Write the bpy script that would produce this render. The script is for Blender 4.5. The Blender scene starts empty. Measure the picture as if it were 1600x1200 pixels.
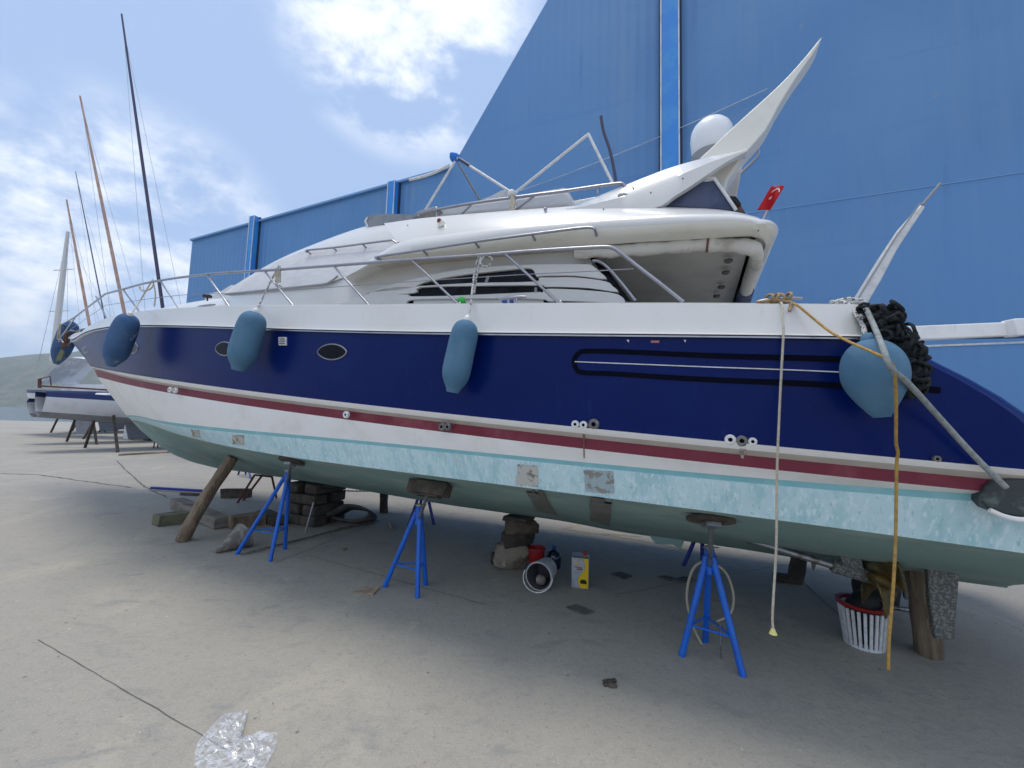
import bpy, math, random
import numpy as np
from mathutils import Vector
random.seed(7)
RAD = math.radians
S = bpy.context.scene
COL = S.collection

# ------------------------------------------------------------------ camera
HC = 1.7; PITCH = RAD(4.9); ROLL = RAD(1.7); FPX = 660.0
f0 = np.array([0, math.cos(PITCH), math.sin(PITCH)]); r0 = np.array([1., 0, 0]); u0 = np.cross(r0, f0)
CR = r0*math.cos(ROLL)+u0*math.sin(ROLL); CU = u0*math.cos(ROLL)-r0*math.sin(ROLL)
CAM = np.array([0, 0, HC])
cd = bpy.data.cameras.new('camera'); cam = bpy.data.objects.new('camera', cd); COL.objects.link(cam)
from mathutils import Matrix
cam.matrix_world = Matrix(((CR[0], CU[0], -f0[0], 0), (CR[1], CU[1], -f0[1], 0), (CR[2], CU[2], -f0[2], HC), (0, 0, 0, 1)))
cd.sensor_width = 36; cd.lens = 36*FPX/1600; cd.clip_end = 6000; cd.clip_start = .05
S.camera = cam

# ------------------------------------------------------------------ light
SUN_EL = RAD(81); SUN_AZ = RAD(300)     # azimuth clockwise from +Y
w = bpy.data.worlds.new('World'); S.world = w; w.use_nodes = True
nt = w.node_tree; nt.nodes.clear()
def N(t, ty, **k):
    n = t.nodes.new(ty)
    for a, b in k.items(): setattr(n, a, b)
    return n
sky = N(nt, 'ShaderNodeTexSky', sky_type='NISHITA', sun_disc=False, sun_elevation=SUN_EL, sun_rotation=SUN_AZ, air_density=1.0, dust_density=1.2, ozone_density=1.5)
geo = N(nt, 'ShaderNodeTexCoord')
mp = N(nt, 'ShaderNodeMapping'); mp.inputs['Scale'].default_value = (1, 1, 1.7); mp.inputs['Rotation'].default_value = (0.2, 0.5, 0.3)
nt.links.new(geo.outputs['Generated'], mp.inputs['Vector'])
nz = N(nt, 'ShaderNodeTexNoise'); nz.inputs['Scale'].default_value = 5.2; nz.inputs['Detail'].default_value = 9; nz.inputs['Roughness'].default_value = .6; nz.inputs['Distortion'].default_value = .12
nt.links.new(mp.outputs[0], nz.inputs['Vector'])
def cloud_mask(dirv, cosin, cosout, lo, hi):
    d = N(nt, 'ShaderNodeVectorMath', operation='DOT_PRODUCT'); nt.links.new(geo.outputs['Generated'], d.inputs[0]); d.inputs[1].default_value = dirv
    r = N(nt, 'ShaderNodeMapRange', interpolation_type='SMOOTHSTEP'); r.inputs['From Min'].default_value = cosout; r.inputs['From Max'].default_value = cosin
    nt.links.new(d.outputs['Value'], r.inputs['Value'])
    c = N(nt, 'ShaderNodeMapRange', interpolation_type='SMOOTHSTEP'); c.inputs['From Min'].default_value = lo; c.inputs['From Max'].default_value = hi
    nt.links.new(nz.outputs['Fac'], c.inputs['Value'])
    m = N(nt, 'ShaderNodeMath', operation='MULTIPLY'); nt.links.new(r.outputs[0], m.inputs[0]); nt.links.new(c.outputs[0], m.inputs[1])
    return m.outputs[0]
def rdir(px, py):
    d = f0*FPX+CR*(px-800)-CU*(py-600); return d/np.linalg.norm(d)
masks = [cloud_mask(tuple(rdir(640, 30)), .992, .968, .38, .60), cloud_mask(tuple(rdir(205, 395)), .993, .962, .38, .62),
         cloud_mask((0., -.6, .8), .9, .3, .35, .6)]
acc = masks[0]
for m_ in masks[1:]:
    a = N(nt, 'ShaderNodeMath', operation='MAXIMUM'); nt.links.new(acc, a.inputs[0]); nt.links.new(m_, a.inputs[1]); acc = a.outputs[0]
mix0 = N(nt, 'ShaderNodeMix', data_type='RGBA'); mix0.inputs['Factor'].default_value = .6; nt.links.new(sky.outputs[0], mix0.inputs['A']); mix0.inputs['B'].default_value = (5.4, 7.4, 11.2, 1)
mix = N(nt, 'ShaderNodeMix', data_type='RGBA'); nt.links.new(acc, mix.inputs['Factor']); nt.links.new(mix0.outputs['Result'], mix.inputs['A'])
mix.inputs['B'].default_value = (10.2, 10.8, 11.8, 1)
bg = N(nt, 'ShaderNodeBackground'); bg.inputs['Strength'].default_value = .09
nt.links.new(mix.outputs['Result'], bg.inputs['Color'])
wo = N(nt, 'ShaderNodeOutputWorld'); nt.links.new(bg.outputs[0], wo.inputs[0])

sl = bpy.data.lights.new('sun', 'SUN'); sun = bpy.data.objects.new('sun', sl); COL.objects.link(sun)
sl.energy = 1.7; sl.angle = RAD(22); sl.color = (1, .95, .87)
sd = Vector((math.sin(SUN_AZ)*math.cos(SUN_EL), math.cos(SUN_AZ)*math.cos(SUN_EL), math.sin(SUN_EL)))
sun.rotation_euler = sd.to_track_quat('Z', 'Y').to_euler()
S.view_settings.view_transform = 'Standard'; S.view_settings.look = 'None'
S.view_settings.exposure = 0.25; S.view_settings.gamma = 1
S.render.engine = 'CYCLES'
S.cycles.max_bounces = 6; S.cycles.diffuse_bounces = 3; S.cycles.glossy_bounces = 3; S.cycles.transmission_bounces = 4; S.cycles.use_denoising = True

# ------------------------------------------------------------------ materials
def mk(name, col, rough=.5, metal=0., col2=None, scale=3., lo=.45, hi=.6, stretch=(1, 1, 1), bump=0., bscale=40., spots=None, coat=0., detail=8, alpha=1., trans=0., bstretch=None, extra=None, spec=.5):
    m = bpy.data.materials.new(name); m.use_nodes = True; t = m.node_tree
    b = t.nodes['Principled BSDF']; b.inputs['Roughness'].default_value = rough; b.inputs['Metallic'].default_value = metal
    b.inputs['Coat Weight'].default_value = coat; b.inputs['Coat Roughness'].default_value = .08
    b.inputs['Alpha'].default_value = alpha; b.inputs['Transmission Weight'].default_value = trans
    b.inputs['Specular IOR Level'].default_value = spec
    tc = N(t, 'ShaderNodeTexCoord'); out = None
    rgb = N(t, 'ShaderNodeRGB'); rgb.outputs[0].default_value = (*col, 1); out = rgb.outputs[0]
    def noise(sc, st, dt=8, ro=.6):
        mpp = N(t, 'ShaderNodeMapping'); mpp.inputs['Scale'].default_value = st; t.links.new(tc.outputs['Object'], mpp.inputs[0])
        nn = N(t, 'ShaderNodeTexNoise'); nn.inputs['Scale'].default_value = sc; nn.inputs['Detail'].default_value = dt; nn.inputs['Roughness'].default_value = ro
        t.links.new(mpp.outputs[0], nn.inputs['Vector']); return nn.outputs['Fac']
    def layer(prev, fac, lo, hi, c2):
        r = N(t, 'ShaderNodeMapRange', interpolation_type='SMOOTHSTEP'); r.inputs['From Min'].default_value = lo; r.inputs['From Max'].default_value = hi
        t.links.new(fac, r.inputs['Value'])
        x = N(t, 'ShaderNodeMix', data_type='RGBA'); t.links.new(r.outputs[0], x.inputs['Factor']); t.links.new(prev, x.inputs['A']); x.inputs['B'].default_value = (*c2, 1)
        return x.outputs['Result']
    if col2: out = layer(out, noise(scale, stretch, detail), lo, hi, col2)
    for (sc, st, l, h, c2) in (extra or []): out = layer(out, noise(sc, st), l, h, c2)
    t.links.new(out, b.inputs['Base Color'])
    if bump:
        bn = N(t, 'ShaderNodeBump'); bn.inputs['Strength'].default_value = bump; bn.inputs['Distance'].default_value = .01
        t.links.new(noise(bscale, bstretch or stretch), bn.inputs['Height']); t.links.new(bn.outputs[0], b.inputs['Normal'])
    return m
M = {}
M['gel'] = mk('white_gelcoat', (.685, .675, .65), .28, col2=(.63, .615, .575), scale=1.3, lo=.45, hi=.75, coat=.4, bump=.02, bscale=3, extra=[(7, (3, 3, .25), .62, .8, (.62, .6, .55))])
M['cream'] = mk('cream_gelcoat', (.78, .76, .68), .35, col2=(.68, .65, .55), scale=2, lo=.45, hi=.75, coat=.3, extra=[(6, (3, 3, .3), .64, .8, (.5, .45, .36))])
M['navy'] = mk('navy_topside_paint', (.0010, .0105, .098), .26, col2=(.0016, .013, .112), scale=1.6, lo=.4, hi=.7, coat=.0, bump=.035, bscale=1.4, extra=[(5, (2, 2, .4), .62, .8, (.004, .018, .12)), (14, (1, 1, .15), .62, .76, (.006, .022, .12)), (40, (1, 1, 1), .70, .74, (.03, .05, .15))], spec=.16)
M['groove'] = mk('dark_groove_and_shade', (.001, .002, .010), .8, spec=.1)  # near-black for grooves, also painted as the shade between the louvre bars
M['red'] = mk('faded_red_boot_stripe', (.17, .010, .032), .5, col2=(.25, .055, .075), scale=2.5, stretch=(1, 1, 1), lo=.5, hi=.72, extra=[(9, (1, 1, 5), .66, .8, (.3, .14, .15))])
M['stripe'] = mk('white_hull_stripe', (.84, .83, .81), .4, col2=(.76, .74, .71), scale=3, lo=.45, hi=.7, extra=[(12, (3, 3, .3), .65, .8, (.6, .52, .4)), (8, (1, 1, 9), .69, .75, (.48, .46, .44))])
M['beige'] = mk('beige_hull_recess', (.50, .46, .41), .5, col2=(.42, .39, .34), scale=4, lo=.4, hi=.7)
M['teal'] = mk('teal_boot_top', (.22, .50, .55), .6, col2=(.30, .56, .60), scale=5, lo=.45, hi=.7, bump=.1, bscale=30)
M['anti'] = mk('sanded_pale_blue_antifouling', (.56, .76, .81), .7, col2=(.40, .64, .69), scale=4.5, stretch=(2.2, 2.2, .55), lo=.42, hi=.66, bump=.25, bscale=25,
               extra=[(22, (2, 2, .16), .50, .66, (.68, .84, .88)), (30, (2, 2, .12), .58, .70, (.36, .58, .63)), (30, (1, 1, .8), .66, .72, (.22, .33, .36)), (2.2, (1, 1, 1), .62, .8, (.52, .60, .55)), (5.5, (4, 4, .35), .665, .78, (.52, .47, .26))])
M['bottom'] = mk('old_green_antifouling', (.22, .335, .31), .75, col2=(.32, .43, .39), scale=2.4, stretch=(.5, .5, 2), lo=.42, hi=.7, bump=.2, bscale=30,
                 extra=[(3.1, (.35, .35, 3), .58, .7, (.30, .33, .28)), (14, (1, 1, 1), .64, .72, (.12, .16, .15))])
M['primer'] = mk('bare_brown_primer', (.15, .145, .13), .85, col2=(.19, .19, .17), scale=6, bump=.1, bscale=50)
M['patch'] = mk('scraped_hull_patch', (.52, .52, .48), .8, col2=(.24, .21, .18), scale=16, lo=.5, hi=.58, bump=.3, bscale=50)
M['wedge'] = mk('speckled_grey_antifouling', (.12, .12, .11), .85, col2=(.24, .24, .22), scale=60, lo=.48, hi=.56, bump=.3, bscale=60)
M['canvas'] = mk('off_white_canvas', (.56, .56, .575), .9, col2=(.48, .48, .50), scale=3, stretch=(1, 1, 2), lo=.4, hi=.7, bump=.6, bscale=6, bstretch=(1, 1, 3))
M['roll'] = mk('dirty_rolled_canvas', (.66, .63, .57), .85, col2=(.45, .41, .34), scale=7, lo=.48, hi=.72, bump=.8, bscale=14)
M['steel'] = mk('stainless_tube', (.36, .36, .39), .3, 1., col2=(.30, .29, .30), scale=9, lo=.5, hi=.7)
M['dsteel'] = mk('dull_steel', (.35, .35, .36), .45, .9, col2=(.2, .18, .16), scale=12, lo=.5, hi=.65)
M['glass'] = mk('dark_tinted_glass', (.004, .004, .008), .15, spec=.12, col2=(.03, .03, .04), scale=2)
M['smoke'] = mk('smoked_acrylic', (.16, .17, .18), .12, coat=.6, col2=(.22, .23, .24), scale=3)
M['ceil'] = mk('grey_cockpit_headliner', (.56, .52, .45), .6, col2=(.50, .46, .40), scale=2)
M['ceildk'] = mk('dark_saloon_glass', (.10, .10, .095), .3, col2=(.14, .14, .13), scale=2, coat=.5)
M['navycloth'] = mk('navy_canvas', (.055, .07, .13), .85, col2=(.085, .10, .17), scale=5, bump=.3, bscale=8)
M['fender'] = mk('faded_blue_fender_cover', (.06, .155, .255), .8, col2=(.09, .20, .30), scale=3, lo=.4, hi=.7, bump=.35, bscale=160, extra=[(6, (1, 1, .4), .62, .78, (.15, .27, .36)), (24, (1, 1, 1), .68, .72, (.03, .07, .12))])
M['fenderdk'] = mk('deep_blue_fender_cover', (.03, .085, .20), .8, col2=(.06, .14, .28), scale=3, lo=.4, hi=.7, bump=.35, bscale=120, extra=[(9, (1, 1, .4), .64, .7, (.25, .3, .33))])
M['black'] = mk('black_rubber', (.012, .012, .013), .6, bump=.2, bscale=30)
M['plug'] = mk('white_plastic', (.72, .72, .72), .35, col2=(.6, .6, .58), scale=20)
M['gplug'] = mk('grey_metal_outlet', (.14, .14, .14), .5, .5, col2=(.22, .2, .18), scale=30)
M['rope'] = mk('cream_rope', (.55, .50, .40), .9, col2=(.47, .42, .33), scale=50, lo=.45, hi=.55, bump=.8, bscale=140)
M['wrope'] = mk('flecked_white_rope', (.62, .62, .60), .9, col2=(.12, .12, .12), scale=70, lo=.52, hi=.56, bump=.8, bscale=140)
M['orope'] = mk('orange_rope', (.50, .30, .07), .85, col2=(.36, .22, .07), scale=40, bump=.8, bscale=140)
M['trope'] = mk('tan_rope', (.42, .29, .16), .9, col2=(.30, .2, .11), scale=40, bump=.8, bscale=140)
M['grope'] = mk('grey_line', (.30, .33, .32), .7, col2=(.22, .24, .24), scale=40, bump=.6, bscale=140)
M['blackrope'] = mk('black_mooring_rope', (.010, .013, .015), .95, col2=(.025, .03, .032), scale=30, bump=1., bscale=120)
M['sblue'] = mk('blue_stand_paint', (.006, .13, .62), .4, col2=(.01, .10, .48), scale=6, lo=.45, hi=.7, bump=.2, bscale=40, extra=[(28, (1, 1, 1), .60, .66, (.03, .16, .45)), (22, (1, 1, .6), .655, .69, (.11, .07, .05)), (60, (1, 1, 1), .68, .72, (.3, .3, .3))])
M['sdark'] = mk('dark_blue_stand_shade', (.012, .03, .26), .45, col2=(.01, .02, .18), scale=6)  # darker copy of the stand blue, shade of the far side painted in
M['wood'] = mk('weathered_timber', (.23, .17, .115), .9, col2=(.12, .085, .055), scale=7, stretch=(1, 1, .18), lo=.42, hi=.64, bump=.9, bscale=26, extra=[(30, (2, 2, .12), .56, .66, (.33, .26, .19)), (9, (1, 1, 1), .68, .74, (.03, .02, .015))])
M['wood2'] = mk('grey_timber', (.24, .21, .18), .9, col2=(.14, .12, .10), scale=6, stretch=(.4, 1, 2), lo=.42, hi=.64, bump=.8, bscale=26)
M['dwood'] = mk('dark_timber', (.055, .045, .037), .9, col2=(.10, .08, .06), scale=8, bump=.8, bscale=26)  # dark brown timber with a lighter brown mottling
M['rock'] = mk('rough_rock', (.26, .225, .175), .95, col2=(.13, .105, .075), scale=4, lo=.42, hi=.62, bump=1., bscale=14, extra=[(11, (1, 1, 1), .6, .68, (.38, .35, .3)), (25, (1, 1, 1), .66, .7, (.05, .04, .035))])
M['rockd'] = mk('dark_rock', (.07, .055, .042), .95, col2=(.035, .03, .025), scale=5, bump=1., bscale=14)
M['ply'] = mk('plywood_offcut', (.40, .31, .21), .9, col2=(.28, .21, .15), scale=10, bump=.3, bscale=30)
M['slate'] = mk('dark_board', (.06, .06, .06), .8, col2=(.10, .095, .09), scale=9, bump=.2, bscale=30)
M['slate2'] = mk('grey_tile', (.17, .17, .165), .8, col2=(.11, .11, .105), scale=9, bump=.2, bscale=30)
M['bucket'] = mk('grey_white_bucket_plastic', (.50, .50, .50), .5, col2=(.38, .37, .36), scale=9)
M['redp'] = mk('red_plastic', (.33, .012, .012), .45, col2=(.22, .01, .01), scale=7)
M['bottle'] = mk('dark_blue_bottle', (.01, .02, .04), .15, coat=.6)
M['bcap'] = mk('blue_plastic', (.01, .06, .3), .4)
M['tin'] = mk('silver_tin', (.48, .50, .54), .35, .3, col2=(.4, .42, .46), scale=20)
M['yellow'] = mk('yellow_tin_print', (.78, .52, .01), .4)
M['printred'] = mk('red_print', (.45, .01, .01), .5)
M['printblk'] = mk('black_print', (.01, .01, .01), .5)
M['flagred'] = mk('red_flag_cloth', (.55, .012, .02), .85, bump=.3, bscale=90)
M['flagwhite'] = mk('white_flag_cloth', (.8, .8, .8), .85)
M['dome'] = mk('white_radome', (.78, .79, .80), .35, coat=.3)
M['grey'] = mk('mid_grey_plastic', (.30, .32, .34), .5)
M['brass'] = mk('old_bronze', (.20, .14, .045), .55, .6, col2=(.10, .085, .045), scale=9, bump=.2, bscale=20)
M['brown'] = mk('brown_vinyl', (.16, .08, .06), .6)
M['wall'] = mk('blue_painted_cladding', (.085, .228, .455), .5, col2=(.11, .26, .485), scale=.35, lo=.35, hi=.7, detail=5, bump=.08, bscale=.8, extra=[(1.1, (1, 1, .12), .50, .8, (.13, .26, .46)), (.6, (.2, .2, 4), .55, .78, (.07, .20, .46)), (3.5, (1, 1, .08), .60, .8, (.07, .17, .36)), (5, (1, 1, .5), .68, .74, (.16, .27, .42)), (2.2, (2, 2, .05), .66, .76, (.12, .15, .22)), (9, (1, 1, .12), .70, .76, (.20, .19, .20)), (.13, (1, 1, 1), .45, .65, (.10, .25, .50))])
def ribs(m, scale=20., st=.35, ax='X', rot=0.):
    t = m.node_tree; b = t.nodes['Principled BSDF']; tc = N(t, 'ShaderNodeTexCoord'); mp_ = N(t, 'ShaderNodeMapping'); mp_.inputs['Rotation'].default_value = (0, 0, rot); t.links.new(tc.outputs['Object'], mp_.inputs[0])
    wv_ = N(t, 'ShaderNodeTexWave'); wv_.bands_direction = ax; wv_.inputs['Scale'].default_value = scale; t.links.new(mp_.outputs[0], wv_.inputs['Vector'])
    bn = N(t, 'ShaderNodeBump'); bn.inputs['Strength'].default_value = st; bn.inputs['Distance'].default_value = .02
    old = b.inputs['Normal'].links[0].from_socket if b.inputs['Normal'].links else None
    if old: t.links.new(old, bn.inputs['Normal'])
    t.links.new(wv_.outputs['Fac'], bn.inputs['Height']); t.links.new(bn.outputs[0], b.inputs['Normal'])
ribs(M['wall'], 1.3, .45, 'X', RAD(23.8))
M['wallseam'] = mk('lighter_cladding_joint', (.15, .31, .56), .5)
M['column'] = mk('bright_blue_steel', (.03, .24, .66), .4, col2=(.05, .28, .66), scale=2)
M['seam'] = mk('dark_seam', (.015, .03, .07), .6)
M['trim'] = mk('pale_metal_trim', (.62, .66, .70), .4, col2=(.5, .52, .55), scale=3)
M['mastw'] = mk('white_mast_paint', (.62, .60, .56), .4)
M['masto'] = mk('varnished_mast', (.42, .25, .18), .45, col2=(.5, .33, .25), scale=3)
M['mastd'] = mk('dark_mast', (.05, .045, .09), .4)
M['wire'] = mk('rigging_wire', (.25, .25, .28), .4, .5)
M['whull'] = mk('white_boat_paint', (.72, .73, .75), .4, col2=(.62, .63, .65), scale=1)
M['ghull'] = mk('grey_boat_bottom', (.26, .27, .30), .7, col2=(.2, .2, .22), scale=1.2)
M['bluestr'] = mk('blue_boat_stripe', (.02, .04, .16), .4)
M['tarp'] = mk('pale_boat_tarp', (.74, .78, .84), .8, col2=(.52, .56, .62), scale=1, bump=.6, bscale=2.5)
M['rust'] = mk('rusty_steel', (.14, .05, .03), .8, col2=(.08, .035, .025), scale=9)
M['orange'] = mk('orange_paint', (.65, .25, .03), .6)
M['cont'] = mk('dark_container_paint', (.04, .06, .08), .6)
M['water'] = mk('sea_water', (.10, .17, .23), .12, bump=.5, bscale=.6)
M['hill'] = mk('scrub_hillside', (.085, .11, .09), .95, col2=(.15, .155, .13), scale=.02, lo=.45, hi=.6, bump=.8, bscale=.05, extra=[(.11, (1, 1, 1), .52, .62, (.05, .075, .035)), (.25, (1, 1, 1), .62, .68, (.28, .26, .2))])
M['olive'] = mk('olive_rag', (.16, .17, .10), .95)

def plastic():
    m = bpy.data.materials.new('clear_plastic_film'); m.use_nodes = True; t = m.node_tree
    b = t.nodes['Principled BSDF']; b.inputs['Base Color'].default_value = (.82, .83, .88, 1); b.inputs['Roughness'].default_value = .22
    b.inputs['Transmission Weight'].default_value = .0; b.inputs['Coat Weight'].default_value = 1
    n = N(t, 'ShaderNodeTexNoise'); n.inputs['Scale'].default_value = 14; n.inputs['Detail'].default_value = 6
    r = N(t, 'ShaderNodeMapRange'); r.inputs['From Min'].default_value = .35; r.inputs['From Max'].default_value = .65; r.inputs['To Min'].default_value = .12; r.inputs['To Max'].default_value = .62
    t.links.new(n.outputs['Fac'], r.inputs[0]); t.links.new(r.outputs[0], b.inputs['Alpha'])
    return m
M['film'] = plastic()

def concrete():
    m = bpy.data.materials.new('stained_concrete'); m.use_nodes = True; t = m.node_tree
    b = t.nodes['Principled BSDF']; b.inputs['Roughness'].default_value = .85
    tc = N(t, 'ShaderNodeTexCoord')
    def noise(sc, st=(1, 1, 1), dt=8, ro=.6, dist=0, rot=0):
        mpp = N(t, 'ShaderNodeMapping'); mpp.inputs['Scale'].default_value = st; mpp.inputs['Rotation'].default_value = (0, 0, rot); t.links.new(tc.outputs['Object'], mpp.inputs[0])
        nn = N(t, 'ShaderNodeTexNoise'); nn.inputs['Scale'].default_value = sc; nn.inputs['Detail'].default_value = dt; nn.inputs['Roughness'].default_value = ro; nn.inputs['Distortion'].default_value = dist
        t.links.new(mpp.outputs[0], nn.inputs['Vector']); return nn.outputs['Fac']
    rgb = N(t, 'ShaderNodeRGB'); rgb.outputs[0].default_value = (.35, .322, .278, 1); out = rgb.outputs[0]
    def layer(fac, lo, hi, c2, amt=1.):
        nonlocal out
        r = N(t, 'ShaderNodeMapRange', interpolation_type='SMOOTHSTEP'); r.inputs['From Min'].default_value = lo; r.inputs['From Max'].default_value = hi; r.inputs['To Max'].default_value = amt
        t.links.new(fac, r.inputs['Value'])
        x = N(t, 'ShaderNodeMix', data_type='RGBA'); t.links.new(r.outputs[0], x.inputs['Factor']); t.links.new(out, x.inputs['A']); x.inputs['B'].default_value = (*c2, 1); out = x.outputs['Result']
    layer(noise(.45, dist=.6), .42, .66, (.315, .295, .26))
    layer(noise(1.1, (1, .55, 1), dist=.8, rot=.4), .52, .70, (.43, .39, .31), .7)
    layer(noise(2.3, (1, 1.8, 1), dist=1., rot=.5), .53, .72, (.245, .24, .23), .8)
    layer(noise(6.5, (.5, 2.2, 1), rot=-.4), .50, .75, (.34, .325, .30), .7)
    layer(noise(.9, dist=1.5, ro=.75), .63, .71, (.50, .43, .30), .7)
    layer(noise(9, (1, 1.3, 1), dt=10, ro=.8), .50, .62, (.285, .268, .238), .6)
    layer(noise(26, dt=9, ro=.75), .54, .66, (.215, .2, .175), .7)
    layer(noise(85, dt=4, ro=.7), .56, .66, (.50, .48, .43), .6)
    layer(noise(150, dt=3, ro=.7), .60, .68, (.12, .115, .11), .6)
    layer(noise(3.3, dist=.8, ro=.7), .66, .70, (.13, .128, .12), .55)
    layer(noise(7.7, dist=.5), .69, .735, (.085, .083, .08), .8)
    layer(noise(16, dt=4), .72, .745, (.60, .59, .57), .9)
    layer(noise(30, dt=2), .74, .75, (.25, .08, .06), .7)
    v = N(t, 'ShaderNodeTexVoronoi'); v.inputs['Scale'].default_value = 3.1; t.links.new(tc.outputs['Object'], v.inputs['Vector'])
    layer(v.outputs['Distance'], .045, .02, (.13, .11, .10), .8)
    t.links.new(out, b.inputs['Base Color'])
    bn = N(t, 'ShaderNodeBump'); bn.inputs['Strength'].default_value = .6; bn.inputs['Distance'].default_value = .01
    t.links.new(noise(18, dt=10, ro=.7), bn.inputs['Height']); t.links.new(bn.outputs[0], b.inputs['Normal'])
    return m
M['concrete'] = concrete()

# ------------------------------------------------------------------ geometry helpers
def A3(p): return np.array([float(p[0]), float(p[1]), float(p[2])])
def ray(px, py):
    d = f0*FPX+CR*(px-800)-CU*(py-600); return d/d[1]
def G(px, py, z=0.):                 # the point of the photo on the ground (or a level above it)
    d = ray(px, py); return CAM+d*((z-HC)/d[2])
def D(px, py, Y): return CAM+ray(px, py)*Y
YA = RAD(23.8)
yu = np.array([math.cos(YA), -math.sin(YA), 0]); yn = np.array([math.sin(YA), math.cos(YA), 0])
YO = np.array([-.50, 5.355, 0])+3.9*yu          # yacht: s forward from the stern, w to port, z up
def P(s, w, z): return YO-s*yu-w*yn+np.array([0, 0, z])
def local(p):
    q = A3(p)-YO; return (-(q@yu), -(q@yn), q[2])
def hit(px, py, w):                  # where the sight line meets the upright surface w = w(s) of the yacht
    wf = w if callable(w) else (lambda s: w)
    d = ray(px, py); g = lambda t: (lambda l: l[1]-wf(l[0]))(local(CAM+d*t))
    t = .3; fa = g(t)
    while t < 40:
        fb = g(t+.06)
        if fa*fb <= 0:
            lo, hi = t, t+.06
            for _ in range(30):
                m_ = (lo+hi)/2
                if g(lo)*g(m_) <= 0: hi = m_
                else: lo = m_
            return local(CAM+d*lo)
        t += .06; fa = fb
    raise ValueError((px, py))
def HW(px, py, w): return P(*hit(px, py, w))
def plan(W, s1, se, p=2.0, q=1.0):
    return lambda s: (W*(max(0., 1-max(0., (s-s1)/(se-s1))**p))**q) if s < se else 0.
def nrm(v): return v/(np.linalg.norm(v)+1e-12)
def smooth_path(pts, n=6):
    pts = [A3(p) for p in pts]
    if len(pts) < 3: return pts
    out = []
    for i in range(len(pts)-1):
        p0 = pts[max(i-1, 0)]; p1 = pts[i]; p2 = pts[i+1]; p3 = pts[min(i+2, len(pts)-1)]
        for k in range(n):
            t = k/n
            out.append(.5*((2*p1)+(-p0+p2)*t+(2*p0-5*p1+4*p2-p3)*t*t+(-p0+3*p1-3*p2+p3)*t**3))
    out.append(pts[-1]); return out
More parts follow.
